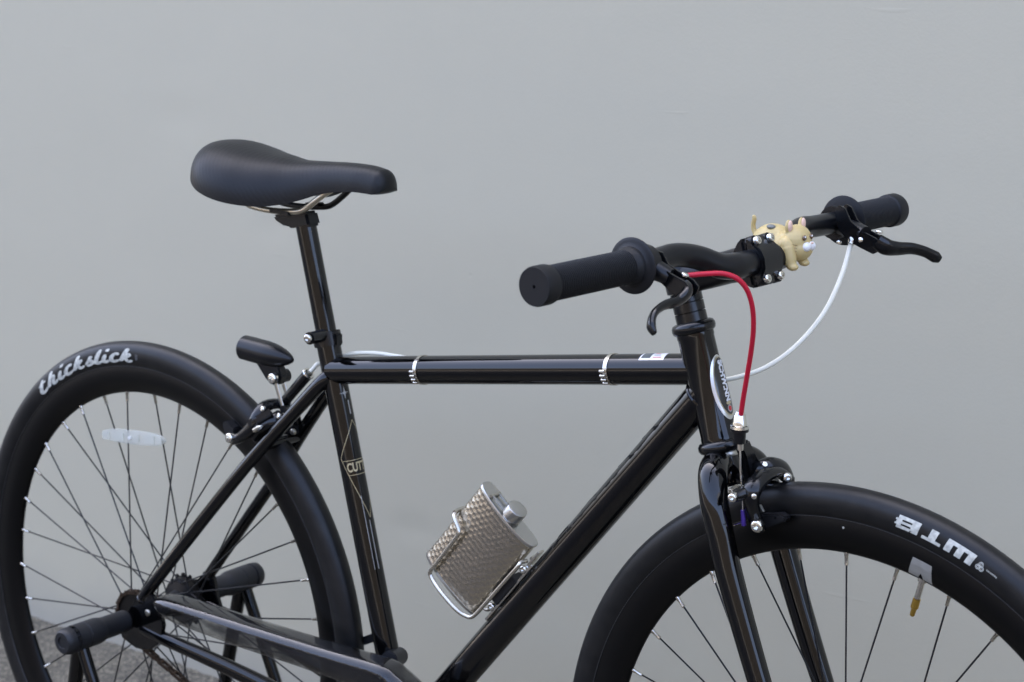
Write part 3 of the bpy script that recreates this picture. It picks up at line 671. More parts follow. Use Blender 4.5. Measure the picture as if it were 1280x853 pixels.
# chainring (mostly below the frame of view)
crk = empty('crankset', (.4115, -.04, .2738), bike)
o = []
for k in range(44 * 4):
    a = 2 * math.pi * k / 176; rr = .0900 + (.0026 if k % 4 in (1, 2) else -.0012); o.append(V((.4115 + math.cos(a) * rr, -.0425, .2738 + math.sin(a) * rr)))
MB().prism(o, (0, .0011, 0)).build('chainring', satin, crk)
for sy, dx, dz in ((-1, .6, -.8), (1, -.6, .8)):
    dz = -.8 if sy < 0 else -.3; dx = .6 if sy < 0 else -.95
    a = V((.4115, sy * .062, .2738)); MB().tube([a, a + V((dx * .05, sy * .004, dz * .05)), a + V((dx * .165, sy * .010, dz * .165))], [.013, .010, .009], 16, flat=.6).build('crank_arm', satin, crk, bevel=0)
    e_ = a + V((dx * .165, sy * .010, dz * .165)); pd = MB().box(e_ + V((0, sy * .055, 0)), ((.045, 0, 0), (0, .040, 0), (0, 0, .010))).build('pedal', plastic, crk, bevel=.004)
MB().tube([(.4115, -.066, .2738), (.4115, .066, .2738)], .0085, 16).build('crank_axle', dull, crk)

# smoked clear chain guard: an upper shell that ends in a rounded nose over the chainring
gp = [(.052, .3810), (.062, .3865), (.085, .3895), (.125, .3900), (.220, .3900), (.340, .3905), (.430, .3920)]
bc = V((.4115, 0, .2738))
for k in range(1, 13):
    a = R(81 - k * 11); gp.append((bc.x + math.cos(a) * .1195, bc.z + math.sin(a) * .1195))
gp = [(p.x, p.y) for p in smooth([(a, b_, 0) for a, b_ in gp], 3)]
dep = lambda i: .016 + .012 * min(1, i / 12) + .012 * max(0, min(1, (i - 14) / 10))
mb = MB(); vs_ = []; KK = 14
for i, (x, z) in enumerate(gp):
    j0, j1 = max(i - 1, 0), min(i + 1, len(gp) - 1); t = V((gp[j1][0] - gp[j0][0], 0, gp[j1][1] - gp[j0][1])).normalized(); nn = V((t.z, 0, -t.x)); D_ = dep(i)
    f = min(1, .55 + i / 14)
    prof = [(-.0705, 1.0), (-.0705, .75), (-.0705, .5), (-.0705, .36), (-.0702, .29), (-.0698, .22), (-.0635, .06), (-.0615, .03), (-.0570, .01), (-.0450, .0), (-.0405, .01), (-.0375, .08), (-.0355, .3), (-.0350, .8)]
    for y, d_ in prof:
        yy = -.052 + (y + .052) * f; vs_.append(V((x, yy, z)) + nn * (D_ * d_))
mb.add(vs_, [(i * KK + k, (i + 1) * KK + k, (i + 1) * KK + k + 1, i * KK + k + 1) for i in range(len(gp) - 1) for k in range(KK - 1)])
go = mb.build('chain_guard', guardm, bike, ang=50)
md = go.modifiers.new('thick', 'SOLIDIFY'); md.thickness = .0016

# ---------------------------------------------------------------- fork, headset
fork = empty('fork', SF(.045, 0, .69), bike)
for sy in (-1, 1):
    pts = [SF(.0450, sy * .004, .6830), SF(.0500, sy * .020, .6850), SF(.0575, sy * .034, .6785), SF(.0655, sy * .0430, .6600), SF(.0735, sy * .0460, .6380), SF(.0890, sy * .0470, .5900), SF(.1290, sy * .0480, .4880), SF(.1680, sy * .0490, .4020), SF(.1990, sy * .0500, .3480)]
    MB().tube(smooth(pts, 8), [.0145, .0150, .0148, .0140, .0134, .0130, .0115, .0090, .0075], 36).build('fork_blade', paint, fork)
    MB().prism([SF(.190, sy * .0505, .356), SF(.212, sy * .0505, .352), SF(.214, sy * .0505, .334), SF(.196, sy * .0505, .328), SF(.188, sy * .0505, .340)], LY * .0025).build('fork_dropout', paint, fork, bevel=.0008)
    MB().lathe(SF(.2017, sy * .053, .3425), LY * sy, [(0, .011), (.002, .011), (.003, .0082), (.010, .0080), (.011, .006)], 6).build('axle_nut', dull, fork)
MB().lathe(HTb + HAX * .001, HAX, [(0, .0150), (.022, .0150), (.030, .0165), (.040, .0160), (.044, .0120)], 36).build('crown', paint, fork)
MB().lathe(HTb + HAX * .0115, HAX, [(0, .0165), (.0022, .0172), (.0045, .0165)], 36).build('crown_race', dull, fork)
hs = empty('headset', HTa, bike)
MB().lathe(HTa, HAX, [(-.0110, .0160), (-.0108, .0178), (-.0095, .0204), (-.0070, .0217), (-.0040, .0220), (-.0012, .0212), (.0004, .0196), (.0008, .0186)], 44).build('headset_cup', anod, hs)
MB().lathe(HTb, HAX, [(-.0015, .0186), (-.0005, .0212), (.0025, .0232), (.0065, .0234), (.0095, .0215), (.0108, .0185), (.0110, .0160)], 44).build('headset_cup', anod, hs)
for k in range(3):
    MB().lathe(HTa - HAX * (.0105 + k * .0100), HAX, [(0, .0150), (-.0003, .0157), (-.0092, .0157), (-.0095, .0150)], 40).build('headset_spacer', anod, hs)
MB().tube([HTb, HTa - HAX * .06], .0135, 24).build('steerer', satin, hs)

# ---------------------------------------------------------------- stem and bar
stem = empty('stem', SF(0, 0, .86), bike)
SX = HTa - HAX * .0405
MB().lathe(SX, -HAX, [(0, .0165), (.001, .0180), (.034, .0182), (.037, .0165), (.0375, .0150), (.0395, .0150), (.0405, .0120), (.0405, .004), (.038, .004), (.038, 0)], 40).build('steerer_clamp', satin, stem)
MB().tube(smooth([SF(-.004, 0, .8640), SF(.020, 0, .8710), SF(.045, 0, .8790), SF(.068, 0, .8860)], 5), [.0170, .0165, .0160, .0175], 30, flat=1.0).build('stem_body', satin, stem)
BC = (.0805, .8895)     # bar centre in the steered plane
def rotp(u, v, tilt=R(-20)): return (BC[0] + u * math.cos(tilt) + v * math.sin(tilt), BC[1] - u * math.sin(tilt) + v * math.cos(tilt))
def clampplate(outl, y0, y1, name, m, bev=.0015):
    c_ = (y0 + y1) / 2; return MB().prism([SF(x_, c_, z_) for x_, z_ in [rotp(u, v) for u, v in outl]], LY * ((y1 - y0) / 2)).build(name, m, stem, bevel=bev)
clampplate([(-.0200, .004), (-.0185, .0110), (-.0140, .0165), (-.0085, .0215), (-.0040, .0240), (-.0006, .0240), (-.0006, -.0240), (-.0040, -.0240), (-.0085, -.0215), (-.0140, -.0165), (-.0185, -.0110), (-.0200, -.004)], -.0170, .0170, 'bar_clamp', satin, .0030)
for (y0, y1) in ((-.0235, -.0085), (.0085, .0235)):
    pass
clampplate([(.0008, .0240), (.0050, .0240), (.0080, .0215), (.0115, .0150), (.0155, .0090), (.0172, 0), (.0155, -.0090), (.0115, -.0150), (.0080, -.0215), (.0050, -.0240), (.0008, -.0240)], -.0170, .0170, 'face_plate', anod, .0030)
for sy in (-1, 1):
    for sv in (1, -1):
        x_, z_ = rotp(.0068, sv * .0185); cx2, cz2 = rotp(.0135, sv * .0185)
        d = (SF(cx2, 0, cz2) - SF(x_, 0, z_)).normalized()
        fl = MB().tube([SF(x_, sy * .0112, z_) - d * .006, SF(x_, sy * .0112, z_) + d * .0035], .0058, 20).build('bolt_boss', satin, stem, bevel=.001)
        bolt('stem_bolt', SF(x_, sy * .0112, z_) + d * .0038, d, .0044, .0040, stem, chrome)
bar = empty('handlebar', SF(.08, 0, .89), bike)
hb_pts = [(.0570, -.290, .9040), (.0570, -.20, .9040), (.0572, -.135, .9045), (.0590, -.105, .9060), (.0660, -.080, .9015), (.0755, -.058, .8920), (.0800, -.040, .8895), (.0805, -.02, .8895), (.0805, 0, .8895)]
hb_pts = hb_pts + [(x, -y, z) for x, y, z in reversed(hb_pts[:-1])]
rr_ = [.0111, .0111, .0111, .0111, .0113, .0120, .0127, .0127, .0127]; rr_ = rr_ + rr_[-2::-1]
MB().tube([SFv(p) for p in smooth(hb_pts, 8)], rr_, 36).build('bar_tube', satin, bar)
for sy, y0, y1 in ((-1, .1640, .3015), (1, .1860, .2900)):
    prof = [(0, .0112), (0, .0246), (.0006, .0256), (.0020, .0258), (.0028, .0250), (.0032, .0225), (.0040, .0195), (.0052, .0180), (.0085, .0178), (.0095, .0172), (.0105, .0166), (.0120, .0160)]
    ln = y1 - y0; k = .014
    while k < ln - .019:
        prof += [(k, .0147), (k + .0005, .0157), (k + .0014, .0157), (k + .0018, .0147)]; k += .0024
    prof += [(ln - .0175, .0156), (ln - .0165, .0172), (ln - .0145, .0176), (ln - .0025, .0176), (ln, .0168), (ln, .0016), (ln - .003, .0014), (ln - .003, 0)]
    MB().lathe(SF(.0570, sy * y0, .9040), LY * sy, prof, 48).build('grip', griprub, bar)

# ---------------------------------------------------------------- brake levers
def lever(sy, clampy, pivot, blade, plate, adj, bolts):
    lv = empty('brake_lever', SF(.07, sy * clampy, .895), bike)
    MB().lathe(SF(.0570, sy * clampy - .006, .9040), LY, [(0, .0112), (0, .0170), (.012, .0170), (.012, .0112)], 32, True).build('bar_band', satin, lv, bevel=.0008)
    pv = V(pivot); c = SF(.0570, sy * clampy, .9040)
    n_ = LY; d = (pv - c); 
    pts = [c.lerp(pv, 0), c.lerp(pv, .35) + UP * .001, c.lerp(pv, .7), pv + d.normalized() * .004]
    perp = d.cross(UP).normalized(); side = perp.cross(d).normalized()
    for off in (.0062, -.0062):
        MB().prism([V(q) + LY * off for q in plate], LY * .0016).build('bracket', anod, lv, bevel=.0006)
    MB().tube([c.lerp(pv, .15), c.lerp(pv, .70)], [.0105, .0080], 16).build('bracket_web', satin, lv)
    bl = MB().tube(smooth([V(p) for p in blade], 8), [.0075, .0088, .0078, .0066, .0058, .0056, .0062, .0036], 20, flat=.62, up=side).build('lever_blade', anod, lv)
    bolt('pivot_bolt', pv + side * .0078, side, .0036, .0022, lv, chrome, False)
    MB().lathe(V(adj[0]), V(adj[1]) - V(adj[0]), [(-.004, .0045), (.002, .0045), (.003, .0052), (.008, .0050), (.010, .0036), (.012, .0032)], 20).build('barrel_adjuster', steel if sy > 0 else satin, lv)
    for q in bolts: bolt('lever_bolt', q, co.location - V(q), .0026, .0018, lv, chrome, False)
    return lv
near_piv = (0.8754, -0.1444, 0.8892)
lever(-1, .150, near_piv, [(0.8754, -0.1444, 0.8871), (0.8849, -0.1509, 0.8826), (0.8828, -0.1628, 0.8762), (0.8799, -0.1787, 0.8747), (0.8793, -0.1927, 0.8697), (0.8817, -0.2008, 0.8613), (0.8874, -0.2041, 0.8548)], [(0.8432, -0.1448, 0.9148), (0.8513, -0.1452, 0.9135), (0.8578, -0.1455, 0.9034), (0.8712, -0.1462, 0.8977), (0.8854, -0.1469, 0.8930), (0.8917, -0.1472, 0.8872), (0.8893, -0.1471, 0.8804), (0.8815, -0.1467, 0.8765), (0.8717, -0.1462, 0.8803), (0.8590, -0.1456, 0.8889), (0.8481, -0.1450, 0.8963)], ((0.8637, -0.1398, 0.8916), (0.8671, -0.1320, 0.8919)), [(0.8552, -0.1454, 0.8972)])
far_piv = (0.9176, 0.1439, 0.8957)
lever(1, .172, far_piv, [(0.9169, 0.1419, 0.8950), (0.9243, 0.1485, 0.8885), (0.9312, 0.1592, 0.8862), (0.9401, 0.1728, 0.8854), (0.9479, 0.1854, 0.8813), (0.9539, 0.1951, 0.8758), (0.9578, 0.2000, 0.8723)], [(0.8659, 0.1544, 0.9199), (0.8713, 0.1542, 0.9254), (0.8779, 0.1538, 0.9228), (0.8850, 0.1535, 0.9105), (0.8983, 0.1528, 0.9022), (0.9141, 0.1521, 0.8967), (0.9207, 0.1517, 0.8918), (0.9193, 0.1518, 0.8843), (0.9122, 0.1521, 0.8803), (0.8973, 0.1529, 0.8851), (0.8822, 0.1536, 0.8907), (0.8705, 0.1542, 0.9017)], ((0.8865, 0.1534, 0.8969), (0.8862, 0.1494, 0.8917)), [(0.8689, 0.1613, 0.9202), (0.8976, 0.1449, 0.8934), (0.8627, 0.1646, 0.8848)])

# ---------------------------------------------------------------- brake cables
cab = MB().tube(smooth([(0.8663, -0.1359, 0.8924), (0.8732, -0.1283, 0.8936), (0.8854, -0.1169, 0.8948), (0.8964, -0.1074, 0.8947), (0.9055, -0.0988, 0.8898), (0.9112, -0.0911, 0.8791), (0.9130, -0.0842, 0.8627), (0.9106, -0.0771, 0.8419), (0.9043, -0.0697, 0.8173), (0.8957, -0.0613, 0.7917), (0.8876, -0.0539, 0.7660), (0.8819, -0.0486, 0.7454)], 6), .0024, 16).build('brake_cable', redm, bike)
cab['label'] = 'red front brake cable housing'
MB().tube([(0.8608, -0.1407, 0.8913), (0.8663, -0.1359, 0.8924)], .0031, 16).build('ferrule', lettw, cab)
wc = [(0.8853, 0.1495, 0.8907), (0.8844, 0.1455, 0.8798), (0.8852, 0.1355, 0.8641), (0.8856, 0.1214, 0.8467), (0.8839, 0.1065, 0.8285), (0.8785, 0.0917, 0.8115), (0.8701, 0.0761, 0.7951), (0.8587, 0.0607, 0.7808), (0.8442, 0.0474, 0.7697), (0.8270, 0.0382, 0.7623), (0.8130, 0.0309, 0.7583), (0.7927, 0.0259, 0.7570)]
tt = [TT0.lerp(TT1, f) + TU * h_ + V((0, y, 0)) for f, h_, y in ((.93, .006, .019), (.8, .004, .019), (.55, .004, .019), (.30, .004, .019), (.20, .010, .018), (.13, .0165, .012), (.08, .0180, .010), (.03, .0160, .012), (-.02, .008, .018), (-.045, -.004, .016))]
wcab = MB().tube(smooth(wc + tt + [(0.2786, 0.0080, 0.7012), (0.2743, 0.0030, 0.6958), (0.2720, 0.0000, 0.6922)], 6), .0025, 16).build('brake_cable', whitem, bike)
wcab['label'] = 'white rear brake cable housing'
# rear cable stop: black tube with a bright lip
stp0, stp1 = V((0.2694, 0.0000, 0.6899)), V((0.2238, -0.0000, 0.6445))
cs = MB().lathe(stp0, stp1 - stp0, [(0, .0045), (0, .0062), (.004, .0066), ((stp1 - stp0).length, .0062)], 24).build('cable_guide', anod, frame, bevel=0)
MB().ring(stp0, stp1 - stp0, .0060, .0017, 28, 8).build('guide_lip', chrome, cs)
MB().tube([stp0 - (stp1 - stp0).normalized() * .004, stp0 + (stp1 - stp0).normalized() * .003], .0034, 14).build('guide_ferrule', dull, cs)

# ---------------------------------------------------------------- front brake
fb = empty('brake_caliper', SF(.1, 0, .66), bike)
XB = .105
arm = MB()
arm.tube(smooth([(0.8964, -0.0340, 0.6366), (0.8961, -0.0415, 0.6511), (0.8958, -0.0476, 0.6660), (0.8958, -0.0468, 0.6769), (0.8963, -0.0378, 0.6836), (0.8970, -0.0232, 0.6875), (0.8979, -0.0040, 0.6865), (0.8988, 0.0133, 0.6763)], 6), [.0082, .0078, .0082, .0100, .0098, .0085, .0075, .0072], 20, flat=.75, up=FX)
arm.tube([(0.8929, -0.0448, 0.6743), (0.8875, -0.0532, 0.6737), (0.8850, -0.0634, 0.6724)], [.0075, .0065, .0050], 16)
arm.build('caliper_arm', anod, fb)
ca = MB()
ca.tube(smooth([(0.8815, -0.0120, 0.6805), (0.8865, -0.0132, 0.6881), (0.8918, -0.0060, 0.6914), (0.8947, 0.0106, 0.6858), (0.8952, 0.0225, 0.6736)], 6), [.0090, .0098, .0095, .0085, .0068], 20, flat=.8, up=FX)
ca.tube(smooth([(0.8952, 0.0225, 0.6736), (0.8953, 0.0232, 0.6620), (0.8951, 0.0188, 0.6402)], 5), [.0060, .0055, .005], 14)
ca.build('caliper_arm', anod, fb)
MB().tube([SF(.045, 0, .6720), SF(.108, 0, .6720)], .0060, 20).build('mounting_bolt', anod, fb)
MB().prism([(0.8739, -0.0439, 0.7212), (0.8749, -0.0252, 0.7197), (0.8754, -0.0149, 0.7041), (0.8761, -0.0004, 0.6858), (0.8768, 0.0143, 0.6704), (0.8761, 0.0009, 0.6620), (0.8752, -0.0184, 0.6647), (0.8750, -0.0233, 0.6819), (0.8745, -0.0324, 0.7030)], FX * .005).build('caliper_body', anod, fb, bevel=.002)
bolt('caliper_bolt', (0.9089, -0.0051, 0.6832), FX * .8 - LY * .5 + UP * .1, .0046, .0035, fb, chrome)
bolt('caliper_bolt', (0.8950, -0.0233, 0.6975), FX * .6 - LY * .5 + UP * .4, .0028, .002, fb, chrome)
bolt('caliper_bolt', (0.9025, -0.0540, 0.6747), FX * .7 - LY * .7, .0028, .0025, fb, chrome, False)
bolt('pad_bolt', (0.9034, -0.0467, 0.6443), -LY + FX * .25, .0062, .0060, fb, chrome)
bolt('anchor_bolt', (0.8869, -0.0651, 0.6736), -LY + FX * .25, .0046, .0055, fb, chrome)
MB().prism([(0.8838, -0.0675, 0.6810), (0.8845, -0.0532, 0.6826), (0.8846, -0.0502, 0.6772), (0.8839, -0.0646, 0.6749)], FX * .0025).build('anchor_plate', steel, fb, bevel=.0005)
MB().prism([(0.8928, -0.0351, 0.6593), (0.8991, -0.0354, 0.6613), (0.9039, -0.0357, 0.6552), (0.8985, -0.0354, 0.6533)], LY * .0015).build('pad_plate', dull, fb, bevel=.0004)
pd = MB().prism([(0.8951, -0.0237, 0.6490), (0.9168, -0.0248, 0.6543), (0.9250, -0.0252, 0.6520), (0.9225, -0.0251, 0.6475), (0.9029, -0.0241, 0.6370), (0.8973, -0.0238, 0.6382)], LY * .0055).build('brake_pad', griprub, fb, bevel=.0015)
bolt('pad_pin', (0.9125, -0.0306, 0.6493), -LY, .0012, .0006, pd, blkprint, False)
# adjuster, inner cable
adj = MB().lathe((0.8808, -0.0476, 0.7325), (0, 0, 1), [(-.011, .0060), (0.0, .0064), (.0005, .0088), (.003, .0088), (.0035, .0070)], 28).build('adjuster_body', anod, fb)
MB().lathe((0.8808, -0.0476, 0.7325), (0, 0, 1), [(.0036, .0092), (.0062, .0090), (.0070, .0072), (.0165, .0056), (.0175, .0048), (.0200, .0040)], 14).build('barrel_adjuster', chrome, fb)
MB().lathe((0.8818, -0.0470, 0.7177), (0, 0, 1), [(-.0035, .0012), (-.003, .0030), (.0035, .0030), (.004, .0014)], 16).build('cable_washer', steel, fb)
MB().tube([(0.8817, -0.0480, 0.7234), (0.8837, -0.0482, 0.6939), (0.8858, -0.0474, 0.6704), (0.8868, -0.0468, 0.6530)], .0010, 8).build('inner_cable', chrome, fb)
MB().tube([(0.8868, -0.0476, 0.6563), (0.8878, -0.0464, 0.6411)], [.0021, .0024], 10).build('cable_end_cap', purple, fb)
MB().tube([(0.8870, -0.0625, 0.6449), (0.8876, -0.0505, 0.6445)], .0005, 6).build('loose_strand', steel, fb)

# ---------------------------------------------------------------- rear brake
rbk = empty('brake_caliper', (.21, 0, .63), bike)
a = MB()
a.tube(smooth([(0.1715, -0.0290, 0.5998), (0.1884, -0.0320, 0.6072), (0.2050, -0.0320, 0.6197), (0.2120, -0.0280, 0.6336), (0.2128, -0.0180, 0.6434), (0.2147, -0.0040, 0.6457), (0.2191, 0.0100, 0.6417), (0.2228, 0.0220, 0.6292), (0.2214, 0.0270, 0.6142), (0.2063, 0.0270, 0.5988)], 6), [.0062, .0070, .0085, .0092, .0085, .0075, .0070, .0070, .0070, .0055], 20, flat=.8)
a.build('caliper_arm', anod, rbk)
a = MB(); a.tube(smooth([(0.2037, -0.0260, 0.6066), (0.2127, -0.0240, 0.6194), (0.2281, -0.0180, 0.6284), (0.2315, -0.0080, 0.6347)], 5), [.0060, .0090, .0100, .0085], 20); a.build('caliper_arm', anod, rbk)
MB().box((0.2193, -0.0300, 0.6323), ((.0125, .006, .0085), (0, .0030, -.0030), (-.0022, 0, .0038))).build('arm_link', satin, rbk, bevel=.0008)
MB().prism([(0.1946, -0.0200, 0.6350), (0.2095, -0.0200, 0.6432), (0.2173, -0.0200, 0.6387), (0.2036, -0.0200, 0.6268)], (0, .004, 0)).build('arm_spring_block', satin, rbk, bevel=.001)
bolt('pad_bolt', (0.1722, -0.0340, 0.6034), (-.15, -1, .1), .0062, .0050, rbk, chrome)
bolt('caliper_bolt', (0.2237, -0.0300, 0.6460), (-.3, -1, .4), .0034, .0025, rbk, chrome)
bolt('caliper_bolt', (0.2436, -0.0240, 0.6394), (-.3, -1, .4), .0036, .0025, rbk, chrome)
MB().tube([(0.2157, -0.0360, 0.6204), (0.2245, -0.0380, 0.6252)], [.0036, .0030], 12).build('release_knob', chrome, rbk)
MB().tube([(0.2219, -0.0380, 0.6257), (0.2306, -0.0400, 0.6286)], [.0018, .0014], 8).build('release_tab', chrome, rbk)
MB().prism([(0.1467, -0.0190, 0.6152), (0.1551, -0.0190, 0.6196), (0.1684, -0.0190, 0.6119), (0.1667, -0.0190, 0.6038), (0.1503, -0.0190, 0.6030)], (0, .0055, 0)).build('brake_pad', griprub, rbk, bevel=.0015)
MB().box((0.2188, 0.0200, 0.6073), ((.011, 0, .006), (0, .006, 0), (-.002, 0, .005))).build('brake_pad', griprub, rbk, bevel=.0015)
bolt('pad_nut', (0.2297, 0.0130, 0.6106), (-.1, -1, 0), .0038, .003, rbk, dull, False)

# ---------------------------------------------------------------- rear light
lt = empty('rear_light', (.21, 0, .68), bike)
la, lb_ = V((0.1639, 0.0000, 0.7060)), V((0.2452, 0.0000, 0.7016)); ld = lb_ - la; LL = ld.length
MB().lathe(la, ld, [(-.0005, .0100), (0, .0138), (.0012, .0148), (.020 * LL / .08, .0149), (.022 * LL / .08, .0148), (.45 * LL, .0150), (.62 * LL, .0138), (.78 * LL, .0108), (.90 * LL, .0070), (.97 * LL, .0035), (LL, 0)], 40).build('lamp_body', satin, lt)
MB().lathe(la, ld, [(-.0014, 0), (-.0012, .0085), (-.0004, .0098)], 32).build('lens', mat('red_lens', (.12, .004, .004), .15, coat=1), lt)
MB().prism([(0.1857, -0.0000, 0.6940), (0.2253, 0.0000, 0.6920), (0.2302, 0.0000, 0.6812), (0.2260, 0.0000, 0.6709), (0.2140, 0.0000, 0.6681), (0.2037, 0.0000, 0.6743)], (0, .0060, 0)).build('lamp_foot', satin, lt, bevel=.0015)
MB().lathe((0.2196, 0.0040, 0.6779), (0, 1, 0), [(-.010, .0080), (.010, .0080)], 12).build('bracket_knuckle', satin, lt)
lbo = bolt('bracket_bolt', (0.2224, -0.0100, 0.6785), (-.15, -1, .1), .0068, .0050, lt, chrome)
for (a, b_) in (((0.2215, -0.0060, 0.6714), (0.2330, -0.0060, 0.6403)), ((0.2220, 0.0060, 0.6692), (0.2323, 0.0060, 0.6437))):
    a = V(a); b_ = V(b_); MB().tube([a, b_], .0030, 12, flat=.45).build('bracket_strap', dull, lt)
MB().tube([(0.2344, -0.0080, 0.6429), (0.2296, 0.0100, 0.6405)], .0045, 14).build('strap_bolt', satin, lt)

# ---------------------------------------------------------------- flask cage (part of the bicycle) and flask
FB = V((.5205, 0, .4544)); FD = V((.643, 0, .766)).normalized(); FWd = V((-.766, 0, .643)).normalized(); FY = V((0, -1, 0))
def fl(h_, w_, y): return FB + FD * h_ + FWd * w_ + FY * y      # y towards the viewer
def fw2(h_, w_, y): k_ = max(0, (y - .012) / .006); return fl(h_ + .0043 * k_, w_ - .0026 * k_, y)
cage = empty('bottle_cage', fl(0, -.01, 0), bike)
wire = [fw2(.075, .0905, -.013), fw2(.073, .0925, 0), fw2(.0715, .0890, .014), fw2(.0640, .0740, .0185), fw2(.0560, .0715, .0185), fw2(.020, .0705, .0180), fw2(-.004, .0700, .0175), fw2(-.0095, .0640, .0170), fw2(-.0110, .045, .0205), fw2(-.0090, .020, .0200), fw2(-.0045, .006, .0165), fw2(.0040, -.0020, .0150), fw2(.030, -.0035, .0150), (fw2(.070, -.0040, .0150)), fw2(.098, -.0045, .0150), fw2(.1045, -.0045, .0120), fw2(.1060, -.0060, .0040)]
MB().tube(smooth(wire, 6), .0024, 16).build('cage_wire', steel, cage)
wire2 = [V((p.x, -p.y, p.z)) for p in wire]
MB().tube(smooth(wire2, 6), .0024, 16).build('cage_wire', steel, cage)
MB().box(fl(.0620, -.0150, .002), (FD * .050, FWd * .0014, FY * .0075)).build('mount_plate', steel, cage, bevel=.0005)
MB().box(fl(.0600, -.0095, .003), (FD * .0215, FWd * .0052, FY * .0085)).build('mount_block', plastic, cage, bevel=.001)
for h_ in (.030, .098):
    bolt('mount_bolt', fl(h_, -.0105, .0075), FY, .0046, .0030, cage, chrome)
    MB().tube([fl(h_, -.018, .0), fl(h_, -.008, .0)], .0042, 16).build('mount_boss', chrome, cage)
MB().box(fl(.116, -.0105, .002), (FD * .012, FWd * .0012, FY * .005)).build('plate_tongue', steel, cage, bevel=.0004)

flask = empty('hip_flask', fl(0, .043, 0)); tag(flask, 'hammered stainless steel hip flask with screw cap, held in the wire cage', 'hip flask')
# outline across (width .0862, thickness .023, kidney curve): a closed curve in (w, y)
def sect(a, k=1.0, hm=1.0):
    ca_, sa_ = math.cos(a), math.sin(a)
    w_ = .0448 * math.copysign(abs(ca_) ** .72, ca_) * k; y = .0112 * math.copysign(abs(sa_) ** .5, sa_) * k
    bow = .0028 * (1 - (w_ / .0448) ** 2)
    return w_, y + bow
NA, NH = 240, 150; FH = .1245; dp = .0072
mb = MB(); vs_ = []
per = []
acc = 0; prev = None
for i in range(NA):
    q = sect(2 * math.pi * i / NA)
    if prev: acc += math.hypot(q[0] - prev[0], q[1] - prev[1])
    per.append(acc); prev = q
def dimple(s_, h_):
    row = round(h_ / (dp * .866)); best = 1
    for r_ in (row - 1, row, row + 1):
        ox = (r_ % 2) * dp / 2; c_ = round((s_ - ox) / dp)
        jx = math.sin(r_ * 12.9 + c_ * 7.3) * .0005; jz = math.sin(r_ * 4.1 + c_ * 15.7) * .0005
        d_ = math.hypot(s_ - (c_ * dp + ox + jx), h_ - (r_ * dp * .866 + jz)); best = min(best, d_ / (dp * .58))
    return -(1 - best * best) ** 1.3 * .00040 if best < 1 else 0
for j in range(NH):
    h_ = .002 + (FH - .004) * j / (NH - 1)
    ed = min(1, min(j, NH - 1 - j) / 4)
    for i in range(NA):
        w_, y = sect(2 * math.pi * i / NA); w2, y2 = sect(2 * math.pi * (i + .5) / NA); w0, y0 = sect(2 * math.pi * (i - .5) / NA)
        nx_, ny_ = (y2 - y0), -(w2 - w0); l_ = math.hypot(nx_, ny_) + 1e-9; d_ = dimple(per[i], h_) * ed * (.25 + .75 * min(1, abs(math.sin(2 * math.pi * i / NA)) * 1.6))
        vs_.append(fl(h_, .0445 + w_ + nx_ / l_ * d_, y + ny_ / l_ * d_))
mb.add(vs_, [(j * NA + i, j * NA + (i + 1) % NA, (j + 1) * NA + (i + 1) % NA, (j + 1) * NA + i) for j in range(NH - 1) for i in range(NA)])
mb.build('flask_body', hflask, flask, ang=180)
brushed = mat('brushed_steel', (.52, .51, .48), .30, metal=1, bump=(400, .08, .0003))
for nm, h0, h1 in (('flask_shoulder', FH - .0026, FH + .0010), ('flask_base', -.0008, .0026)):
    mb = MB(); K = 80
    lv_ = [(h0, 1.0), (h0, 1.018), (h1 - (.0006 if h1 > .05 else 0), 1.018), (h1, 1.0), (h1, .97)] if h1 > .05 else [(h0, .97), (h0, 1.0), (h0 + .0006, 1.018), (h1, 1.018), (h1, 1.0)]
    vs_ = []
    for h_, k_ in lv_:
        for i in range(K):
            w_, y = sect(2 * math.pi * i / K, k_); vs_.append(fl(h_, .0445 + w_, y))
    mb.add(vs_, [(j * K + i, j * K + (i + 1) % K, (j + 1) * K + (i + 1) % K, (j + 1) * K + i) for j in range(len(lv_) - 1) for i in range(K)] + ([tuple((len(lv_) - 1) * K + i for i in range(K))] if h1 > .05 else [tuple(range(K))[::-1]]))
    mb.build(nm, brushed, flask)
neck = MB().lathe(fl(FH, .040, .0035), FD, [(-.001, .0092), (.0045, .0092), (.0045, .0080)], 32).build('flask_neck', brushed, flask)
MB().lathe(fl(FH + .0055, .040, .0035), FD, [(-.0015, .0108), (-.001, .0118), (.0085, .0118), (.0105, .0112), (.0115, .0095), (.0115, 0)], 40).build('screw_cap', brushed, flask)
for dy in (-.0055, .0055):
    MB().box(fl(FH + .0042, .058, .0035 + dy), (FD * .0010, FWd * .0115, FY * .0012)).build('hinge_arm', brushed, flask, bevel=.0003)
MB().tube([fl(FH + .0035, .070, -.0045), fl(FH + .0035, .070, .0115)], .0018, 12).build('hinge_pin', dull, flask)

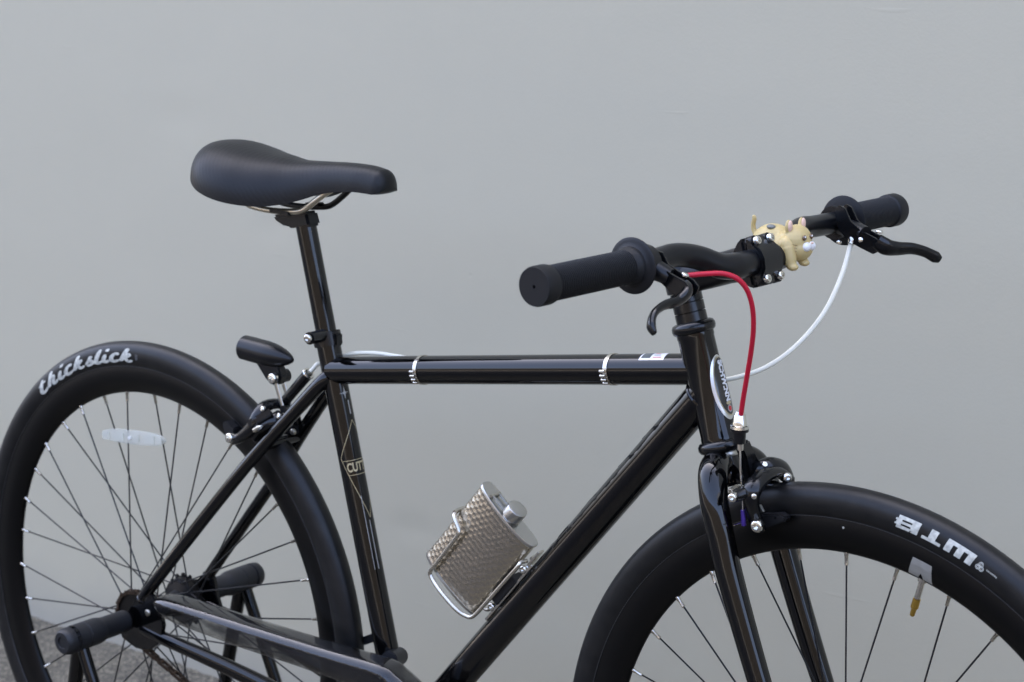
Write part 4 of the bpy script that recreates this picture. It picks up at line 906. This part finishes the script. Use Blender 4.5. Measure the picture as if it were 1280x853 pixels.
# ---------------------------------------------------------------- cat figurine on the bar
cat = empty('cat_figurine', SF(.08, .052, .89)); tag(cat, 'small cream rubber cat figurine with pink ears hugging the handlebar beside the stem', 'figurine')
def ce(mb, c_, a_, b_, c2, rot=0):
    ca_, sa_ = math.cos(rot), math.sin(rot)
    return mb.ell(SF(*c_), (FX * (a_ * ca_) - UP * (a_ * sa_), LY * b_, FX * (c2 * sa_) + UP * (c2 * ca_)))
cbm = MB()
ce(cbm, (.0660, .0480, .9005), .0235, .0160, .0175, R(4)); ce(cbm, (.0540, .0490, .8985), .0125, .0150, .0150); ce(cbm, (.0820, .0420, .8960), .0135, .0130, .0175)
ce(cbm, (.0875, .0350, .8990), .0100, .0090, .0110); ce(cbm, (.0880, .0515, .8990), .0095, .0085, .0105)
cbm.tube([SF(.0900, .0335, .8980), SF(.0940, .0325, .8885), SF(.0955, .0322, .8825)], [.0080, .0064, .0054], 16); ce(cbm, (.0975, .0320, .8812), .0062, .0054, .0038)
cbm.tube([SF(.0900, .0520, .8980), SF(.0945, .0515, .8890), SF(.0960, .0510, .8845)], [.0085, .0062, .0050], 16); ce(cbm, (.0985, .0505, .8832), .0058, .0050, .0036)
cbm.tube([SF(.0480, .0400, .8980), SF(.0500, .0385, .8860), SF(.0560, .0385, .8790)], [.0070, .0055, .0050], 16)
cbm.tube([SF(.0480, .0660, .8980), SF(.0500, .0670, .8860), SF(.0560, .0670, .8790)], [.0070, .0055, .0050], 16)
cbm.tube(smooth([SF(.0460, .0530, .9000), SF(.0385, .0530, .9070), SF(.0375, .0520, .9140), SF(.0395, .0510, .9200), SF(.0385, .0500, .9235)], 4), [.0032, .0028, .0025, .0024, .0016], 12)
cbo = cbm.build('cat_body', cream, cat)
rm = cbo.modifiers.new('r', 'REMESH'); rm.mode = 'VOXEL'; rm.voxel_size = .0009; rm.use_smooth_shade = True
sm = cbo.modifiers.new('s', 'SMOOTH'); sm.iterations = 6; sm.factor = .6
HC = (.0910, .0480, .9035)
hm = MB(); ce(hm, HC, .0140, .0165, .0165); ce(hm, (HC[0] + .0025, HC[1], HC[2] - .0065), .0132, .0155, .0125)
for sy in (-1, 1):
    ce(hm, (HC[0] - .003, HC[1] + sy * .0112, HC[2] + .0150), .0026, .0040, .0072)
ho = hm.build('cat_head', cream, cat)
rm = ho.modifiers.new('r', 'REMESH'); rm.mode = 'VOXEL'; rm.voxel_size = .0008; rm.use_smooth_shade = True
sm = ho.modifiers.new('s', 'SMOOTH'); sm.iterations = 5; sm.factor = .6
for sy in (-1, 1):
    ce(MB(), (HC[0] - .0005, HC[1] + sy * .0114, HC[2] + .0157), .0020, .0029, .0058).build('inner_ear', pink, ho)
    e_ = ce(MB(), (HC[0] + .0126, HC[1] + sy * .0058 - .0005, HC[2] + .0052), .0018, .0028, .0028).build('eye', eyem, ho)
    ce(MB(), (HC[0] + .0142, HC[1] + sy * .0058 - .0012, HC[2] + .0063), .0006, .0009, .0009).build('eye_glint', whitev, ho)
    ce(MB(), (HC[0] + .0138, HC[1] + sy * .0040, HC[2] - .0035), .0042, .0050, .0046).build('muzzle', whitev, ho)
ce(MB(), (HC[0] + .0176, HC[1], HC[2] + .0002), .0012, .0016, .0011).build('nose', pink, ho)
for k in range(3):
    z_ = -.0005 - .0030 * k
    MB().tube(smooth([SF(HC[0] + .0090, HC[1] - .0130, HC[2] + z_ - .0010), SF(HC[0] + .0040, HC[1] - .0160, HC[2] + z_), SF(HC[0] - .0005, HC[1] - .0167, HC[2] + z_ + .0010 - k * .0012)], 4), .00028, 6).build('whisker', mat('whisker_%s' % 'abc'[k], (.28, .19, .08), .6), ho)
ce(MB(), (.0660, .0410, .9158), .0048, .0044, .0024, R(4)).build('back_spot', spotm, cat)
ce(MB(), (.0560, .0560, .9145), .0050, .0040, .0016, R(-8)).build('back_spot', spotm, cat)

# ---------------------------------------------------------------- display stand
stand = empty('display_stand', (0, 0, 0)); tag(stand, 'black tubular display stand with two thick plastic arms gripping the rear axle', 'bicycle stand')
for sy in (-1, 1):
    prof = [(.066, .0125), (.067, .0138), (.104, .0142), (.106, .0152), (.112, .0166), (.130, .0168), (.1305, .0163), (.1315, .0163), (.132, .0168), (.147, .0169), (.1475, .0148), (.1515, .0148), (.152, .0166), (.158, .0165), (.163, .0152), (.1655, .0128), (.1655, .0075), (.1640, .0070), (.1640, 0)]
    arm_ = MB().lathe((.006, 0, .3455), (0, sy, 0), prof, 44).build('axle_grip', standp, stand)
    if sy < 0:
        for k in range(3):
            a = R(20 + k * 35); MB().box((.006 + math.cos(a) * .0158, -.150, .3455 + math.sin(a) * .0158), ((math.cos(a) * .002, 0, math.sin(a) * .002), (0, .0022, 0), (-math.sin(a) * .003, 0, math.cos(a) * .003))).build('grip_notch', satin, arm_, bevel=.0006)
    yy = sy * .138
    MB().tube(smooth([(.008, yy, .340), (.030, yy, .288), (.152, yy, .010)], 4), .0078, 24).build('stand_leg', standm, stand)
    MB().tube(smooth([(.004, yy, .340), (-.008, yy * .98, .290), (-.075, yy * .98, .010)], 4), .0092, 24).build('stand_leg', standm, stand)
    MB().lathe((.152, yy, -.0025), (0, 0, 1), [(0, .013), (.014, .012), (.018, .009)], 20).build('stand_foot', griprub, stand)
    MB().lathe((-.075, yy * .98, -.0025), (0, 0, 1), [(0, .013), (.014, .012), (.018, .009)], 20).build('stand_foot', griprub, stand)
MB().tube([(.152, -.138, .030), (.152, .138, .030)], .0078, 20).build('stand_crossbar', standm, stand)
MB().tube([(-.070, -.135, .030), (-.070, .135, .030)], .0078, 20).build('stand_crossbar', standm, stand)
